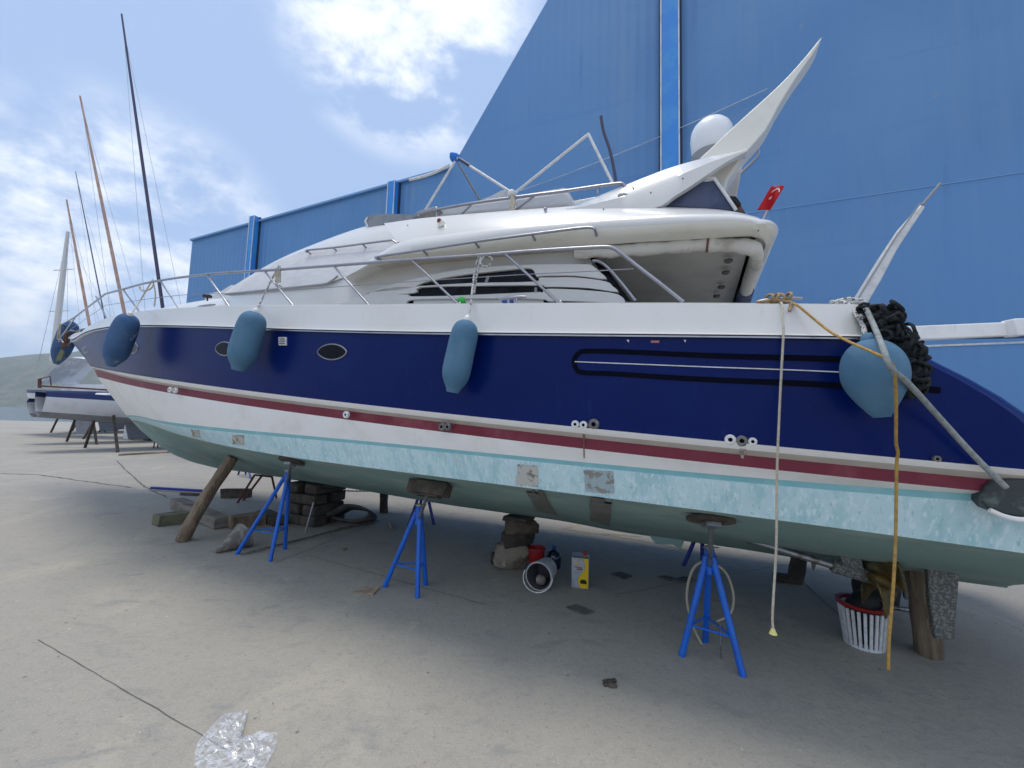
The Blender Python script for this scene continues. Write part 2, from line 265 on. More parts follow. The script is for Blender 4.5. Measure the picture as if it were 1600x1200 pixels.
class MB:
    def __init__(s): s.v = []; s.f = []; s.m = []
    def add(s, v, f, m=0):
        o = len(s.v); s.v += [A3(x) for x in v]; s.f += [tuple(i+o for i in ff) for ff in f]; s.m += [m]*len(f)
    def grid(s, rows, m=0, mrows=None, close=False):
        n = len(rows[0]); v = [p for r in rows for p in r]; o = len(s.v); s.v += [A3(x) for x in v]
        for i in range(len(rows)-1):
            for j in range(n if close else n-1):
                k = (j+1) % n
                s.f.append((o+i*n+j, o+i*n+k, o+(i+1)*n+k, o+(i+1)*n+j)); s.m.append(mrows[i] if mrows else m)
    def box(s, c, size, ax=None, m=0, jit=0.):
        ax = ax if ax is not None else [np.array([1., 0, 0]), np.array([0, 1., 0]), np.array([0, 0, 1.])]
        v = []
        for x in (-1, 1):
            for y in (-1, 1):
                for z in (-1, 1):
                    v.append(A3(c)+ax[0]*x*size[0]/2+ax[1]*y*size[1]/2+ax[2]*z*size[2]/2+np.array([random.uniform(-jit, jit) for _ in range(3)]))
        s.add(v, [(0, 1, 3, 2), (4, 6, 7, 5), (0, 4, 5, 1), (2, 3, 7, 6), (0, 2, 6, 4), (1, 5, 7, 3)], m)
    def bar(s, a, b, wx, wy, up=(0, 0, 1), m=0, jit=0.):
        a = A3(a); b = A3(b); d = nrm(b-a); x = nrm(np.cross(d, A3(up))); y = np.cross(x, d)
        s.box((a+b)/2, (np.linalg.norm(b-a), wx, wy), [d, x, y], m, jit)
    def tube(s, pts, r, n=8, m=0, cap=True, closed=False):
        pts = [A3(p) for p in pts]; rows = []; rr = r if isinstance(r, (list, tuple)) else [r]*len(pts)
        x = None
        for i, p in enumerate(pts):
            if closed: t = nrm(pts[(i+1) % len(pts)]-pts[i-1])
            else: t = nrm(pts[min(i+1, len(pts)-1)]-pts[max(i-1, 0)])
            if x is None: x = nrm(np.cross(t, np.array([.123, .31, .94])))
            x = nrm(x-t*(x@t)); y = np.cross(t, x)
            rows.append([p+rr[i]*(x*math.cos(a)+y*math.sin(a)) for a in [2*math.pi*k/n for k in range(n)]])
        if closed: rows.append(rows[0])
        o = len(s.v); s.grid(rows, m, close=True)
        if cap and not closed:
            L = len(rows)
            s.f.append(tuple(o+k for k in range(n))[::-1]); s.m.append(m)
            s.f.append(tuple(o+(L-1)*n+k for k in range(n))); s.m.append(m)
    def lathe(s, a, b, prof, n=20, m=0, sq=None):      # prof: (t 0..1 along a-b, radius)
        a = A3(a); b = A3(b); t = nrm(b-a); x = nrm(np.cross(t, np.array([.11, .97, .2]))); y = np.cross(t, x); rows = []
        for (tt, r) in prof:
            rows.append([a+(b-a)*tt+r*(x*math.cos(q)+y*math.sin(q)) for q in [2*math.pi*k/n for k in range(n)]])
        s.grid(rows, m, close=True)
    def prism(s, poly, off, m=0):                       # poly: world points, off: vector to the back face
        n = len(poly); off = A3(off); v = [A3(p) for p in poly]+[A3(p)+off for p in poly]
        f = [tuple(range(n)), tuple(range(2*n-1, n-1, -1))]+[(i, i+n, (i+1) % n+n, (i+1) % n) for i in range(n)]
        s.add(v, f, m)
    def blob(s, c, r, seed=0, rough=.25, flat=1., n=3, m=0):
        import bmesh
        bm = bmesh.new(); bmesh.ops.create_icosphere(bm, subdivisions=n, radius=1)
        rnd = random.Random(seed); ks = [(np.array([rnd.gauss(0, 1) for _ in range(3)])*1.4, rnd.uniform(0, 6), rnd.uniform(.3, 1)) for _ in range(7)]
        ks += [(np.array([rnd.gauss(0, 1) for _ in range(3)])*4.0, rnd.uniform(0, 6), rnd.uniform(.1, .25)) for _ in range(7)]
        V = []
        for v in bm.verts:
            p = A3(v.co); q = np.sign(p)*np.abs(p)**.62; q = q/max(1e-6, np.linalg.norm(q))*(1+.12*np.linalg.norm(q)**2)
            k = 1+rough*sum(a*math.sin(kv@p+ph) for kv, ph, a in ks)/2.2
            V.append(A3(c)+np.array([q[0]*r[0], q[1]*r[1], q[2]*r[2]])*k)
        F = [tuple(x.index for x in f.verts) for f in bm.faces]; bm.free(); s.add(V, F, m)
def hull_rock(mb, c, r, seed, n=22):
    import bmesh
    rnd = random.Random(seed); bm = bmesh.new()
    for _ in range(n):
        p = nrm(np.array([rnd.gauss(0, 1) for _ in range(3)])); p = np.sign(p)*np.abs(p)**.6; p = p*rnd.uniform(.8, 1.08)
        bm.verts.new((c[0]+p[0]*r[0], c[1]+p[1]*r[1], c[2]+p[2]*r[2]))
    res = bmesh.ops.convex_hull(bm, input=bm.verts); 
    for v in [v for v in bm.verts if not v.link_faces]: bm.verts.remove(v)
    bmesh.ops.triangulate(bm, faces=bm.faces); bmesh.ops.subdivide_edges(bm, edges=bm.edges, cuts=3, use_grid_fill=True)
    for _ in range(1): bmesh.ops.smooth_vert(bm, verts=bm.verts, factor=.5, use_axis_x=True, use_axis_y=True, use_axis_z=True)
    bm.verts.index_update(); V = []
    for v in bm.verts:
        p = A3(v.co); k = .012*math.sin(p[0]*60+seed)*math.sin(p[1]*47+2*seed)*math.sin(p[2]*71)+rnd.uniform(-.004, .004); V.append(p+nrm(p-A3(c))*k)
    F = [tuple(x.index for x in f.verts) for f in bm.faces]; bm.free(); mb.add(V, F)
def root(name, loc, label, cat, group=None, kind=None):
    o = bpy.data.objects.new(name, None); COL.objects.link(o); o.location = Vector(tuple(float(x) for x in loc)); o.empty_display_size = .1
    tag(o, label, cat, group, kind); return o
def tag(o, label=None, cat=None, group=None, kind=None):
    if label: o['label'] = label
    if cat: o['category'] = cat
    if group: o['group'] = group
    if kind: o['kind'] = kind
    return o
def base_of(o):
    b = np.zeros(3)
    while o is not None: b = b+A3(o.location); o = o.parent
    return b
def build(name, mb, mats, parent=None, smooth=35, bevel=0., loc=None, sub=0, solid=0.):
    mats = mats if isinstance(mats, (list, tuple)) else [mats]
    b = base_of(parent) if parent is not None else (A3(loc) if loc is not None else np.zeros(3))
    me = bpy.data.meshes.new(name); me.from_pydata([tuple(x-b) for x in mb.v], [], mb.f)
    for q in mats: me.materials.append(M[q] if isinstance(q, str) else q)
    me.polygons.foreach_set('material_index', mb.m)
    import bmesh
    bm = bmesh.new(); bm.from_mesh(me); bmesh.ops.remove_doubles(bm, verts=bm.verts, dist=1e-5); bmesh.ops.recalc_face_normals(bm, faces=bm.faces); bm.to_mesh(me); bm.free()
    if smooth: me.shade_smooth(); me.set_sharp_from_angle(angle=RAD(smooth))
    o = bpy.data.objects.new(name, me); COL.objects.link(o)
    if parent is not None: o.parent = parent
    elif loc is not None: o.location = Vector(tuple(float(x) for x in loc))
    if solid:
        q = o.modifiers.new('thick', 'SOLIDIFY'); q.thickness = solid; q.offset = -1
    if bevel:
        q = o.modifiers.new('bevel', 'BEVEL'); q.width = bevel; q.segments = 3; q.limit_method = 'ANGLE'; q.angle_limit = RAD(40)
    if sub:
        q = o.modifiers.new('sub', 'SUBSURF'); q.levels = sub; q.render_levels = sub
    return o
def struct(o): o['kind'] = 'structure'; return o
def fit(pts, wf, deg=3):             # traced line on surface w(s) -> z(s)
    h = [hit(px, py, wf) for px, py in pts]
    ss = np.array([x[0] for x in h]); zz = np.array([x[2] for x in h]); c = np.polyfit(ss, zz, deg)
    return lambda s: float(np.polyval(c, s))
def interp_line(pts, w):             # traced line -> list of (s,w,z), kept as drawn
    return [hit(px, py, w) for px, py in pts]

# ================================================================== the setting
mb = MB(); gx = np.concatenate([np.linspace(-400, -30, 8), np.linspace(-20, 20, 21), np.linspace(30, 400, 8)])
def quay(x): return 62.+.25*x
rows = []
for yy in [-60, -20, -5, 0, 5, 10, 20, 40, 1e9]:
    rows.append([(x, min(yy, quay(x)), 0) for x in gx])
mb.grid(rows); mb.grid([[(x, quay(x), 0) for x in gx], [(x, quay(x), -3) for x in gx]])
struct(build('ground', mb, 'concrete', smooth=0))
mb = MB(); mb.grid([[(x, y, -1.6) for x in (-1950, 0, 1950)] for y in (20, 1000, 1950)])
struct(build('sea', mb, 'water', smooth=0))
# joints and cracks in the slab, and the worn yellow paint line
mb = MB()
def strip(pts, wd, z=.004, wander=0.):
    pts = [A3(p) for p in pts]; out = []
    for a, b in zip(pts[:-1], pts[1:]):
        L = np.linalg.norm(b-a); k = max(2, int(L/.12)); d = nrm(b-a); s_ = np.array([-d[1], d[0], 0])
        for i in range(k): out.append(a+(b-a)*i/k+s_*random.uniform(-wander, wander))
    out.append(pts[-1]); A = []; B = []
    for i, p in enumerate(out):
        d = nrm(out[min(i+1, len(out)-1)]-out[max(i-1, 0)]); s_ = np.array([-d[1], d[0], 0]); q = wd*random.uniform(.6, 1.2)/2
        A.append(p+s_*q+np.array([0, 0, z])); B.append(p-s_*q+np.array([0, 0, z]))
    mb.grid([A, B])
strip([G(60, 1000), G(325, 1155)], .0042, wander=.004)
strip([G(325, 1155), G(560, 1300)], .0042, wander=.004)
strip([G(430, 880), G(650, 792)], .010, wander=.006)
strip([G(480, 868), G(760, 945)], .008, wander=.012)
strip([G(650, 792), G(760, 765)], .012, wander=.006)
strip([G(0, 740), G(60, 742), G(110, 749), G(205, 762)], .05, wander=.02)
strip([G(182, 720), G(200, 738), G(228, 762), G(262, 778)], .035, wander=.02)
strip([G(30, 698), G(190, 700)], .05, wander=.03); strip([G(0, 668), G(190, 674)], .08, wander=.03)
strip([G(1250, 905), G(1335, 985)], .012, wander=.008)
strip([G(960, 930), G(1240, 880)], .008, wander=.01)
struct(build('ground_joints', mb, mk('joint_filler', (.15, .14, .122), .9, col2=(.09, .085, .075), scale=4, lo=.4, hi=.6), smooth=0))
mb = MB()
strip([G(880, 827), G(905, 820)], .05); strip([G(880, 827), G(960, 838), G(1030, 850), G(1075, 860)], .05, wander=.01); strip([G(940, 834), G(1000, 838)], .05, wander=.01)
struct(build('yellow_ground_marking', mb, mk('worn_yellow_paint', (.46, .33, .12), .85, col2=(.33, .3, .24), scale=6, lo=.45, hi=.55), smooth=0))
# hills across the water
mb = MB(); rows = []
rnd = random.Random(3)
for j in range(14):
    row = []
    for i in range(90):
        x = -1940+i*43.4
        prof = 215+28*math.sin(x/310.+1)+20*math.sin(x/133.)+9*math.sin(x/57.+2)
        prof *= .80+.2*math.exp(-((x+1150)/700.)**2)*1.4
        t = j/13; h = prof*math.sin(t*math.pi*.55)**1.1+rnd.uniform(-4, 4)*t
        row.append((x, 1150+620*t, -3+h*(1 if t > 0 else 0)))
    rows.append(row)
mb.grid(rows); struct(build('hills', mb, 'hill', smooth=60))

# ------------------------------------------------------------------ blue shed behind the yacht
W0 = np.array([-13.6, 17.2, 0]); wn = -yn                       # left front corner; wn faces the camera
def WP(a, h, out=0.): return W0+yu*a+wn*out+np.array([0, 0, h])
def wall_hit(px, py, out=0.):
    d = ray(px, py); t = ((W0+wn*out-CAM)@wn)/(d@wn); p = CAM+d*t; q = p-W0; return q@yu, p[2]
shed = root('blue_shed', W0, 'huge blue clad boatyard shed behind the motor yacht, higher towards the right', 'building')
e1 = [wall_hit(*p) for p in [(303, 385), (400, 352), (520, 322), (610, 300), (712, 246)]]
eave = float(np.mean([h for a, h in e1[:4]])); a_step = wall_hit(705, 248)[0]
a_r = wall_hit(860, 0)[0]; h_r = wall_hit(860, 0)[1]; LW = 46.
front = [WP(0, 0), WP(LW, 0), WP(LW, 21), WP(a_r+4.5, 21), WP(a_r+.3, h_r+.6), WP(a_step, eave+.35), WP(0, eave)]
mb = MB(); mb.prism(front, yn*.3); build('front_wall', mb, 'wall', shed, smooth=0)
mb = MB(); mb.prism([WP(0, 0, -.3), WP(0, eave, -.3), WP(0, eave+2.5, -12), WP(0, eave, -24), WP(0, 0, -24)], yu*.3); build('end_wall', mb, 'wall', shed, smooth=0); mb = MB(); mb.prism([WP(LW-.3, 0, -.3), WP(LW-.3, 20, -.3), WP(LW-.3, 20, -24), WP(LW-.3, 0, -24)], yu*.3)
build('end_wall', mb, 'wall', shed, smooth=0)
mb = MB(); mb.prism([WP(.0, eave-.02, -.3), WP(.0, eave+2.5, -12), WP(0, eave, -24), WP(0, eave-.2, -24), WP(0, eave+2.3, -12), WP(0, eave-.22, -.3)], yu*(a_step+2)); build('roof', mb, 'trim', shed, smooth=0)
for k, (px, py) in enumerate([(392, 380), (611, 320), (1047, 200)]):
    a, h = wall_hit(px, py, .2); top = eave+.3 if k < 2 else 20.6
    mb = MB(); wd = .28 if k < 2 else .42
    mb.box(WP(a, top/2, .13), (wd, .22, top), [yu, yn, np.array([0, 0, 1.])]); c = build('column', mb, 'column', shed, smooth=0, bevel=.01)
    mb = MB()
    for s_ in (-1, 1): mb.box(WP(a+s_*(wd/2+.03), top/2, .03), (.045, .05, top), [yu, yn, np.array([0, 0, 1.])])
    build('dark_gasket', mb, 'seam', c, smooth=0)
    mb = MB()
    for s_ in (-1, 1): mb.box(WP(a+s_*(wd/2-.008), top/2, .245), (.03, .02, top), [yu, yn, np.array([0, 0, 1.])])
    build('pale_edge', mb, 'trim', c, smooth=0)
mb = MB()
mb.bar(WP(0, eave+.03, .05), WP(a_step, eave+.38, .05), .10, .07); mb.bar(WP(-.02, 0, .05), WP(-.02, eave, .05), .06, .06)
build('eave_trim', mb, 'wallseam', shed, smooth=0)
mb = MB()
for h in (3.3, 6.4):
    a0 = 0 if h < eave else a_step+(h-eave)*.62
    mb.box(WP((a0+LW)/2, h, .004), (LW-a0-.1, .012, .02), [yu, yn, np.array([0, 0, 1.])])
build('panel_seam', mb, 'wallseam', shed, smooth=0)
# the pale horizontal band low on the wall at the right
a0, h0 = wall_hit(1420, 520, .1); 

# ================================================================== motor yacht
yacht = root('motor_yacht', P(6.5, 0, 0), 'large navy and white motor yacht propped up on blue stands in the yard', 'yacht')
stem_px = [(124, 514), (130, 545), (150, 580), (170, 615), (185, 635), (200, 650), (215, 668), (240, 690), (270, 710), (300, 722), (340, 732), (400, 740), (480, 752), (600, 772), (700, 789), (800, 803), (880, 814), (960, 830), (1160, 858), (1250, 873), (1330, 886)]
stem = [hit(px, py, 0.) for px, py in stem_px]
stem[0] = (14.12, 0, 3.42)
stem.sort(key=lambda h: h[0]); ks = np.array([h[0] for h in stem]); kz = np.array([h[2] for h in stem])
def keel_z(s): return float(np.interp(s, ks, kz)) if s > ks[0] else float(kz[0])-.02*(ks[0]-s)*0
# smooth keel
_s = np.linspace(-.8, 14.12, 160); _z = np.array([keel_z(s) for s in _s])
for _ in range(3): _z[1:-1] = (_z[:-2]+2*_z[1:-1]+_z[2:])/4
def keel_z(s): return float(np.interp(s, _s, _z))
lines = {   # name: (trace, W, s1, stem pixel, p, start s)
 'top': ([(160, 499), (200, 490), (300, 479), (400, 478), (500, 477), (700, 475), (900, 474), (1000, 473), (1200, 474), (1330, 477)], 1.93, 5, (124, 514), 2.2, .50),
 'mtop': ([(160, 511), (200, 507), (300, 508), (400, 511), (500, 513), (700, 518), (900, 519), (1100, 521), (1330, 524)], 1.96, 5, (124, 517), 2.2, .44),
 'mould': ([(160, 517), (200, 513), (300, 513), (400, 516), (500, 520), (700, 524), (900, 527), (1100, 528), (1330, 532)], 1.97, 5, (125, 520), 2.2, .42),
 'kn': ([(147, 573), (200, 584), (300, 598), (400, 612), (500, 624), (600, 637), (700, 648), (800, 657), (900, 665), (1000, 676), (1100, 684), (1200, 697), (1300, 708), (1400, 716), (1500, 726), (1600, 731)], 1.93, 5, (146, 572), 2.0, -.25),
 'wb': ([(200, 588), (300, 605), (400, 619), (600, 645), (820, 666), (1000, 686), (1200, 707), (1400, 727), (1600, 742)], 1.93, 5, (149, 576), 2.0, -.7),
 'rt': ([(200, 591), (300, 609), (400, 624), (600, 650), (820, 673), (1000, 694), (1200, 716), (1400, 736), (1550, 748)], 1.90, 5, (151, 580), 2.0, -.7),
 'rb': ([(200, 601), (300, 620), (400, 636), (600, 664), (820, 689), (1000, 711), (1200, 734), (1400, 755), (1550, 768)], 1.885, 5, (157, 590), 2.0, -.7),
 'tt': ([(230, 653), (300, 664), (400, 673), (480, 682), (700, 702), (820, 712), (1000, 731), (1200, 748), (1400, 765), (1540, 772)], 1.82, 4.7, (200, 648), 1.95, -.7),
 'tb': ([(240, 658), (300, 669), (400, 678), (480, 687), (700, 708), (820, 718), (1000, 739), (1200, 757), (1400, 775), (1540, 784)], 1.81, 4.7, (203, 652), 1.95, -.7),
 'ch': ([(230, 660), (250, 668), (300, 684), (370, 700), (430, 713), (480, 718), (620, 735), (740, 750), (880, 769), (1000, 784), (1200, 815), (1400, 838), (1600, 862)], 1.72, 4.5, (206, 655), 1.8, -.7)}
NS = 90
vv = np.linspace(0, 1, NS)**.8
L3 = {}; LF = {}
for nm, (tr, Wd, s1, sp, p, s0) in lines.items():
    se = hit(*sp, 0.)[0]; wf = plan(Wd, s1, se, p)
    zf = fit(tr+([sp] if False else []), wf, 4)
    zst = float(np.interp(se, _s, _z))
    z_end = zf(se); 
    LF[nm] = (zf, wf, se, zst)
    row = []
    for v in vv:
        s = s0+(se-s0)*v
        k = max(0., (v-.72)/.28); z = zf(s)+(zst-z_end)*k*k
        row.append((s, wf(s), z))
    L3[nm] = row
# lower lines: chine flat and keel, sharing the chine's end on the stem
se = LF['ch'][2]
chn = L3['ch']
flat = []; keel = []; mid = []
for (s, wv, z) in chn:
    kzv = keel_z(s) if s > -.5 else keel_z(-.5)
    fr = (s+.7)/(se+.7)
    keel.append((s, 0, min(kzv, z)))
    a = .80; flat.append((s, wv*a, z+(kzv-z)*.16)); mid.append((s, wv*.42, z+(kzv-z)*.60))
def stern_close(row, aft):
    s, wv, z = row[0]
    return [(s-aft, 0., z), (s-aft*.97, wv*.45, z), (s-aft*.88, wv*.72, z), (s-aft*.68, wv*.88, z), (s-aft*.42, wv*.955, z), (s-aft*.18, wv*.99, z)]+row
def bulged(row, t):
    k = .10*math.sin(math.pi*t); return [(s-k*max(0, 1-i/8)**2, wv, z) for i, (s, wv, z) in enumerate(row)]
order = ['mould', 'kn', 'wb', 'rt', 'rb', 'tt', 'tb', 'ch']
R_ = {k: L3[k] for k in L3}
def rowp(row, side): return [P(s, wv*side, z) for s, wv, z in row]
# extra rows in the blue side give a slight flare
def between(a, b, t, bulge=0.):
    return [(x[0]*(1-t)+y[0]*t, x[1]*(1-t)+y[1]*t+bulge*4*t*(1-t)*min(1, x[1]/1.0), x[2]*(1-t)+y[2]*t) for x, y in zip(a, b)]
mb = MB()
m_idx = {'navy': 0, 'stripe': 1, 'beige': 2, 'red': 3, 'teal': 4, 'anti': 5, 'bottom': 6}
seq = [(stern_close(R_['mould'], .22), 'navy')]
for t in (.15, .3, .45, .6, .75, .9): seq.append((stern_close(bulged(between(R_['mould'], R_['kn'], t, .0), t), .22), 'navy'))
off = lambda row, d: [(s, max(0, wv+d*min(1, wv/.5)), z) for s, wv, z in row]
seq += [(stern_close(R_['kn'], .22), 'stripe'), (stern_close(off(R_['kn'], .022), .22), 'stripe'), (stern_close(R_['wb'], .22), 'beige'), (stern_close(off(R_['rt'], -.012), .22), 'red'), (stern_close(R_['rb'], .22), 'stripe'), (stern_close(R_['tt'], .22), 'teal'), (stern_close(R_['tb'], .22), 'anti')]
for t in (.33, .66): seq.append((stern_close(between(R_['tb'], R_['ch'], t), .22), 'anti'))
seq += [(stern_close(R_['ch'], .22), 'bottom'), (stern_close(flat, .22), 'bottom'), (stern_close([(s, wv*.97, z-.025*min(1, wv)) for s, wv, z in flat], .22), 'bottom'), (stern_close(mid, .22), 'bottom'), (stern_close([(s, wv*.93, z-.02*min(1, wv)) for s, wv, z in mid], .22), 'bottom'), (stern_close(keel, .22), 'bottom')]
for side in (1, -1): mb.grid([rowp(r, side) for r, _ in seq], mrows=[m_idx[q] for _, q in seq[:-1]])
hull = build('hull', mb, ['navy', 'stripe', 'beige', 'red', 'teal', 'anti', 'bottom'], yacht, smooth=28)
# white bulwark and deck
mb = MB(); T_ = stern_close(R_['top'], .16); MT = stern_close(R_['mtop'], .2)
zt = LF['top'][0]
inn = [(s, max(0, wv-.03), z+.012) for s, wv, z in T_]; inn2 = [(s, max(0, wv-.11), z+.010) for s, wv, z in T_]; inn3 = [(s, max(0, wv-.14), z-.20) for s, wv, z in T_]
ctr = [(s, 0, z-.18) for s, wv, z in T_]
for side in (1, -1): mb.grid([rowp(r, side) for r in (MT, between(MT, T_, .5), T_, inn, inn2, inn3, ctr)])
deck = build('deck_moulding', mb, 'gel', yacht, smooth=35)
# rub rail: white upper bead, dark line, steel strip
mb = MB()
for side in (1, -1):
    a, b = stern_close(R_['mtop'], .22), stern_close(R_['mould'], .22)
    mb.grid([rowp(off(a, .0), side), rowp(off(between(a, b, .05), .03), side), rowp(off(between(a, b, .38), .032), side), rowp(off(between(a, b, .42), .008), side)], m=0)
    mb.grid([rowp(off(between(a, b, .42), .008), side), rowp(off(between(a, b, .6), .008), side)], m=1)
    mb.grid([rowp(off(between(a, b, .6), .008), side), rowp(off(between(a, b, .64), .026), side), rowp(off(between(a, b, .95), .026), side), rowp(off(between(a, b, 1.), .0), side)], m=2)
build('rub_rail', mb, ['gel', 'groove', 'steel'], yacht, smooth=30)
# swim platform behind
mb = MB(); zk = R_['kn'][0][2]
mb.prism([P(-.25, 1.8, zk-.03), P(-1.25, 1.7, zk-.03), P(-1.4, 1.2, zk-.03), P(-1.4, -1.2, zk-.03), P(-1.25, -1.7, zk-.03), P(-.25, -1.8, zk-.03)], (0, 0, -.14)); build('swim_platform', mb, 'gel', yacht, bevel=.03)
wk = LF['mould'][1]
side_w = lambda s: float(np.interp(s, [x[0] for x in L3['kn']], [x[1] for x in L3['kn']]))*.5+float(np.interp(s, [x[0] for x in L3['mould']], [x[1] for x in L3['mould']]))*.5
# outline helpers on the yacht's side
def slab(name, pts, w0, w1, mat, parent=yacht, bevel=.0, smooth=35, both=False):
    if both:
        mb = MB(); l = [hit(px, py, w1) for px, py in pts]; mb.prism([P(s, -wv, z) for s, wv, z in l], -yn*(w1-w0)); build(name, mb, mat, parent, bevel=bevel, smooth=smooth)
    mb = MB(); poly = [HW(px, py, w1) for px, py in pts]; mb.prism(poly, yn*(w1-w0))
    return build(name, mb, mat, parent, bevel=bevel, smooth=smooth)
def curve_px(pts, n=6):
    return [(p[0], p[1]) for p in smooth_path([(x, y, 0) for x, y in pts], n)]
def ribbon(name, pts, wf, width, lift, mat, parent=yacht, n=4):     # a flat strip lying on the side
    mb = MB(); c = [HW(px, py, wf) for px, py in curve_px(pts, n)]
    A_ = []; B_ = []
    for i, p in enumerate(c):
        d = nrm(c[min(i+1, len(c)-1)]-c[max(i-1, 0)]); s_ = nrm(np.cross(d, -yn))
        A_.append(p+s_*width/2-yn*lift); B_.append(p-s_*width/2-yn*lift)
    mb.grid([[p+yn*lift*1.2 for p in A_], A_, B_, [p+yn*lift*1.2 for p in B_]])
    return build(name, mb, mat, parent, smooth=0)
# through-hull outlets
def outlet(px, py, r, mat, wv=None, ln=.014):
    wv = wv or (lambda s: side_w(s)-.012); c = HW(px, py, wv); mb = MB()
    mb.lathe(c+yn*.01, c-yn*ln, [(0, r), (.8, r*1.0), (1, r*.82), (1.0, r*.42), (.2, r*.38)], 20)
    o = build('hull_outlet', mb, mat, yacht, smooth=40)
    mb = MB(); mb.lathe(c-yn*.0, c-yn*.006, [(0, r*.43), (.9, r*.43), (1, .0005)], 16); build('outlet_bore', mb, 'groove', o)
for q in [(899, 663, .026, 'plug'), (912, 664, .026, 'plug'), (928, 663, .036, 'gplug'), (1141, 687, .030, 'plug'), (1159, 689, .031, 'gplug'), (1176, 690, .023, 'plug'), (1463, 717, .017, 'gplug'), (541, 648, .03, 'plug'), (691, 667, .028, 'gplug'), (700, 667, .028, 'gplug'), (266, 609, .032, 'plug'), (274, 610, .032, 'plug')]:
    outlet(*q)
# small name plate and screw caps under the rub rail
slab('red_side_plate', [(1017, 532), (1030, 532), (1030, 535.5), (1017, 535.5)], 1.9, 1.973, mk('faded_pink_plate', (.45, .16, .16), .5))
for px in (981, 1070):
    slab('screw_cap', [(px-2, 531), (px+2, 531), (px+1, 535)], 1.9, 1.975, 'plug')
# rust weeps under the outlets and bare patches on the bottom
kd = lambda s: side_w(s)*.98-.01
sideline = lambda s: float(np.interp(s, [x[0] for x in L3['tb']], [x[1] for x in L3['tb']]))
def band_w(s, z):                       # half-breadth of the hull side at height z
    P_ = []
    for nm in ('ch', 'tb', 'tt', 'rb', 'rt', 'wb', 'kn', 'mould'):
        r = L3[nm]; P_.append((float(np.interp(s, [x[0] for x in r], [x[2] for x in r])), float(np.interp(s, [x[0] for x in r], [x[1] for x in r]))))
    P_.sort(); return float(np.interp(z, [a for a, b in P_], [b for a, b in P_]))
def hit_side(px, py, lift=.0):
    lo, hi = .5, 14.; d = ray(px, py); g = lambda t: (lambda l: l[1]-band_w(l[0], l[2])-lift)(local(CAM+d*t))
    t = 1.; fa = g(t)
    while t < 16:
        fb = g(t+.05)
        if fa*fb <= 0:
            a, b = t, t+.05
            for _ in range(22):
                m_ = (a+b)/2
                if g(a)*g(m_) <= 0: b = m_
                else: a = m_
            return CAM+d*a
        t += .05; fa = fb
    raise ValueError((px, py))
# recessed groove loop and pinstripe on the navy side aft
def side_ribbon(name, pts, width, lift, mat, n=4):
    mb = MB(); c = [hit_side(x, y, lift) for x, y in curve_px(pts, n)]; A_ = []; B_ = []
    for i, p in enumerate(c):
        d = nrm(c[min(i+1, len(c)-1)]-c[max(i-1, 0)]); s_ = nrm(np.cross(d, -yn)); A_.append(p+s_*width/2); B_.append(p-s_*width/2)
    mb.grid([[p+yn*.02 for p in A_], A_, B_, [p+yn*.02 for p in B_]]); return build(name, mb, mat, yacht, smooth=0)
loop = [(1424, 566), (1330, 562), (1240, 559), (1150, 557), (1050, 553), (960, 549), (915, 548.5), (904, 552), (897, 562), (899, 574), (910, 582), (960, 584), (1050, 590), (1150, 595), (1240, 598.5), (1340, 604), (1430, 607), (1470, 610)]
side_ribbon('styling_groove', loop, .032, .004, 'groove')
side_ribbon('pinstripe', [(898, 565), (1000, 569), (1100, 573), (1240, 578), (1330, 582), (1400, 585)], .0055, .005, 'plug')
# portholes
def disc_on(cx, cy, rx, ry, wf, n=28, pointy=1.):
    out = []
    for k in range(n):
        a = 2*math.pi*k/n; c, s_ = math.cos(a), math.sin(a)
        out.append((cx+rx*c, cy+ry*(1-abs(c)**1.9)**.62*(1 if s_ >= 0 else -1) if pointy < 1 else cy+ry*s_))
    return out
for i, (cx, cy, rx, ry) in enumerate([(520, 550, 22.5, 12), (352, 545, 14, 10.5), (209, 543, 7.5, 9), (134, 547, 4.5, 5)]):
    mb = MB(); poly = [hit_side(x, y) for x, y in disc_on(cx, cy, rx, ry, None, pointy=.5)]
    mb.prism([p-yn*.012 for p in poly], yn*.03); ph = build('porthole', mb, 'glass', yacht, smooth=30)
    mb = MB(); mb.tube([p-yn*.006 for p in poly], .0075, 8, closed=True); build('porthole_frame', mb, 'steel', ph, smooth=60)
def decal(name, pts, mat, lift=.003, jag=0, cols=8):        # a patch of paint lying on the hull side (quad outline)
    (a, b, c, d) = pts; rows = []
    for i in range(cols+1):
        v = i/cols; row = []
        for j in range(cols+1):
            u = j/cols; x = (a[0]*(1-u)+b[0]*u)*(1-v)+(d[0]*(1-u)+c[0]*u)*v; y = (a[1]*(1-u)+b[1]*u)*(1-v)+(d[1]*(1-u)+c[1]*u)*v
            if jag and (i in (0, cols) or j in (0, cols)): x += random.uniform(-jag, jag); y += random.uniform(-jag, jag)
            row.append(hit_side(x, y, lift))
        rows.append(row)
    mb = MB(); mb.grid(rows); return build(name, mb, mat, yacht, smooth=60)
mb = MB(); mb.prism([hit_side(x, y, .014) for x, y in [(434.5, 526.5), (446.5, 526.5), (446.5, 539.5), (435, 539.5)]], yn*.05); v_ = build('side_vent', mb, 'plug', yacht, bevel=.004)
for y in (529.6, 533, 536.6):
    mb = MB(); a, b = hit_side(436.5, y, .017), hit_side(445, y, .017); mb.bar(a, b, .006, .007); build('louvre', mb, 'gplug', v_)
decal('scraped_patch', [(808, 726), (841, 727), (841, 761), (806, 758)], 'patch', jag=.8)
decal('scraped_patch', [(912, 734), (958, 736), (960, 772), (915, 768)], mk('half_scraped_patch', (.36, .47, .50), .8, col2=(.27, .25, .22), scale=18, lo=.52, hi=.6), jag=1.)
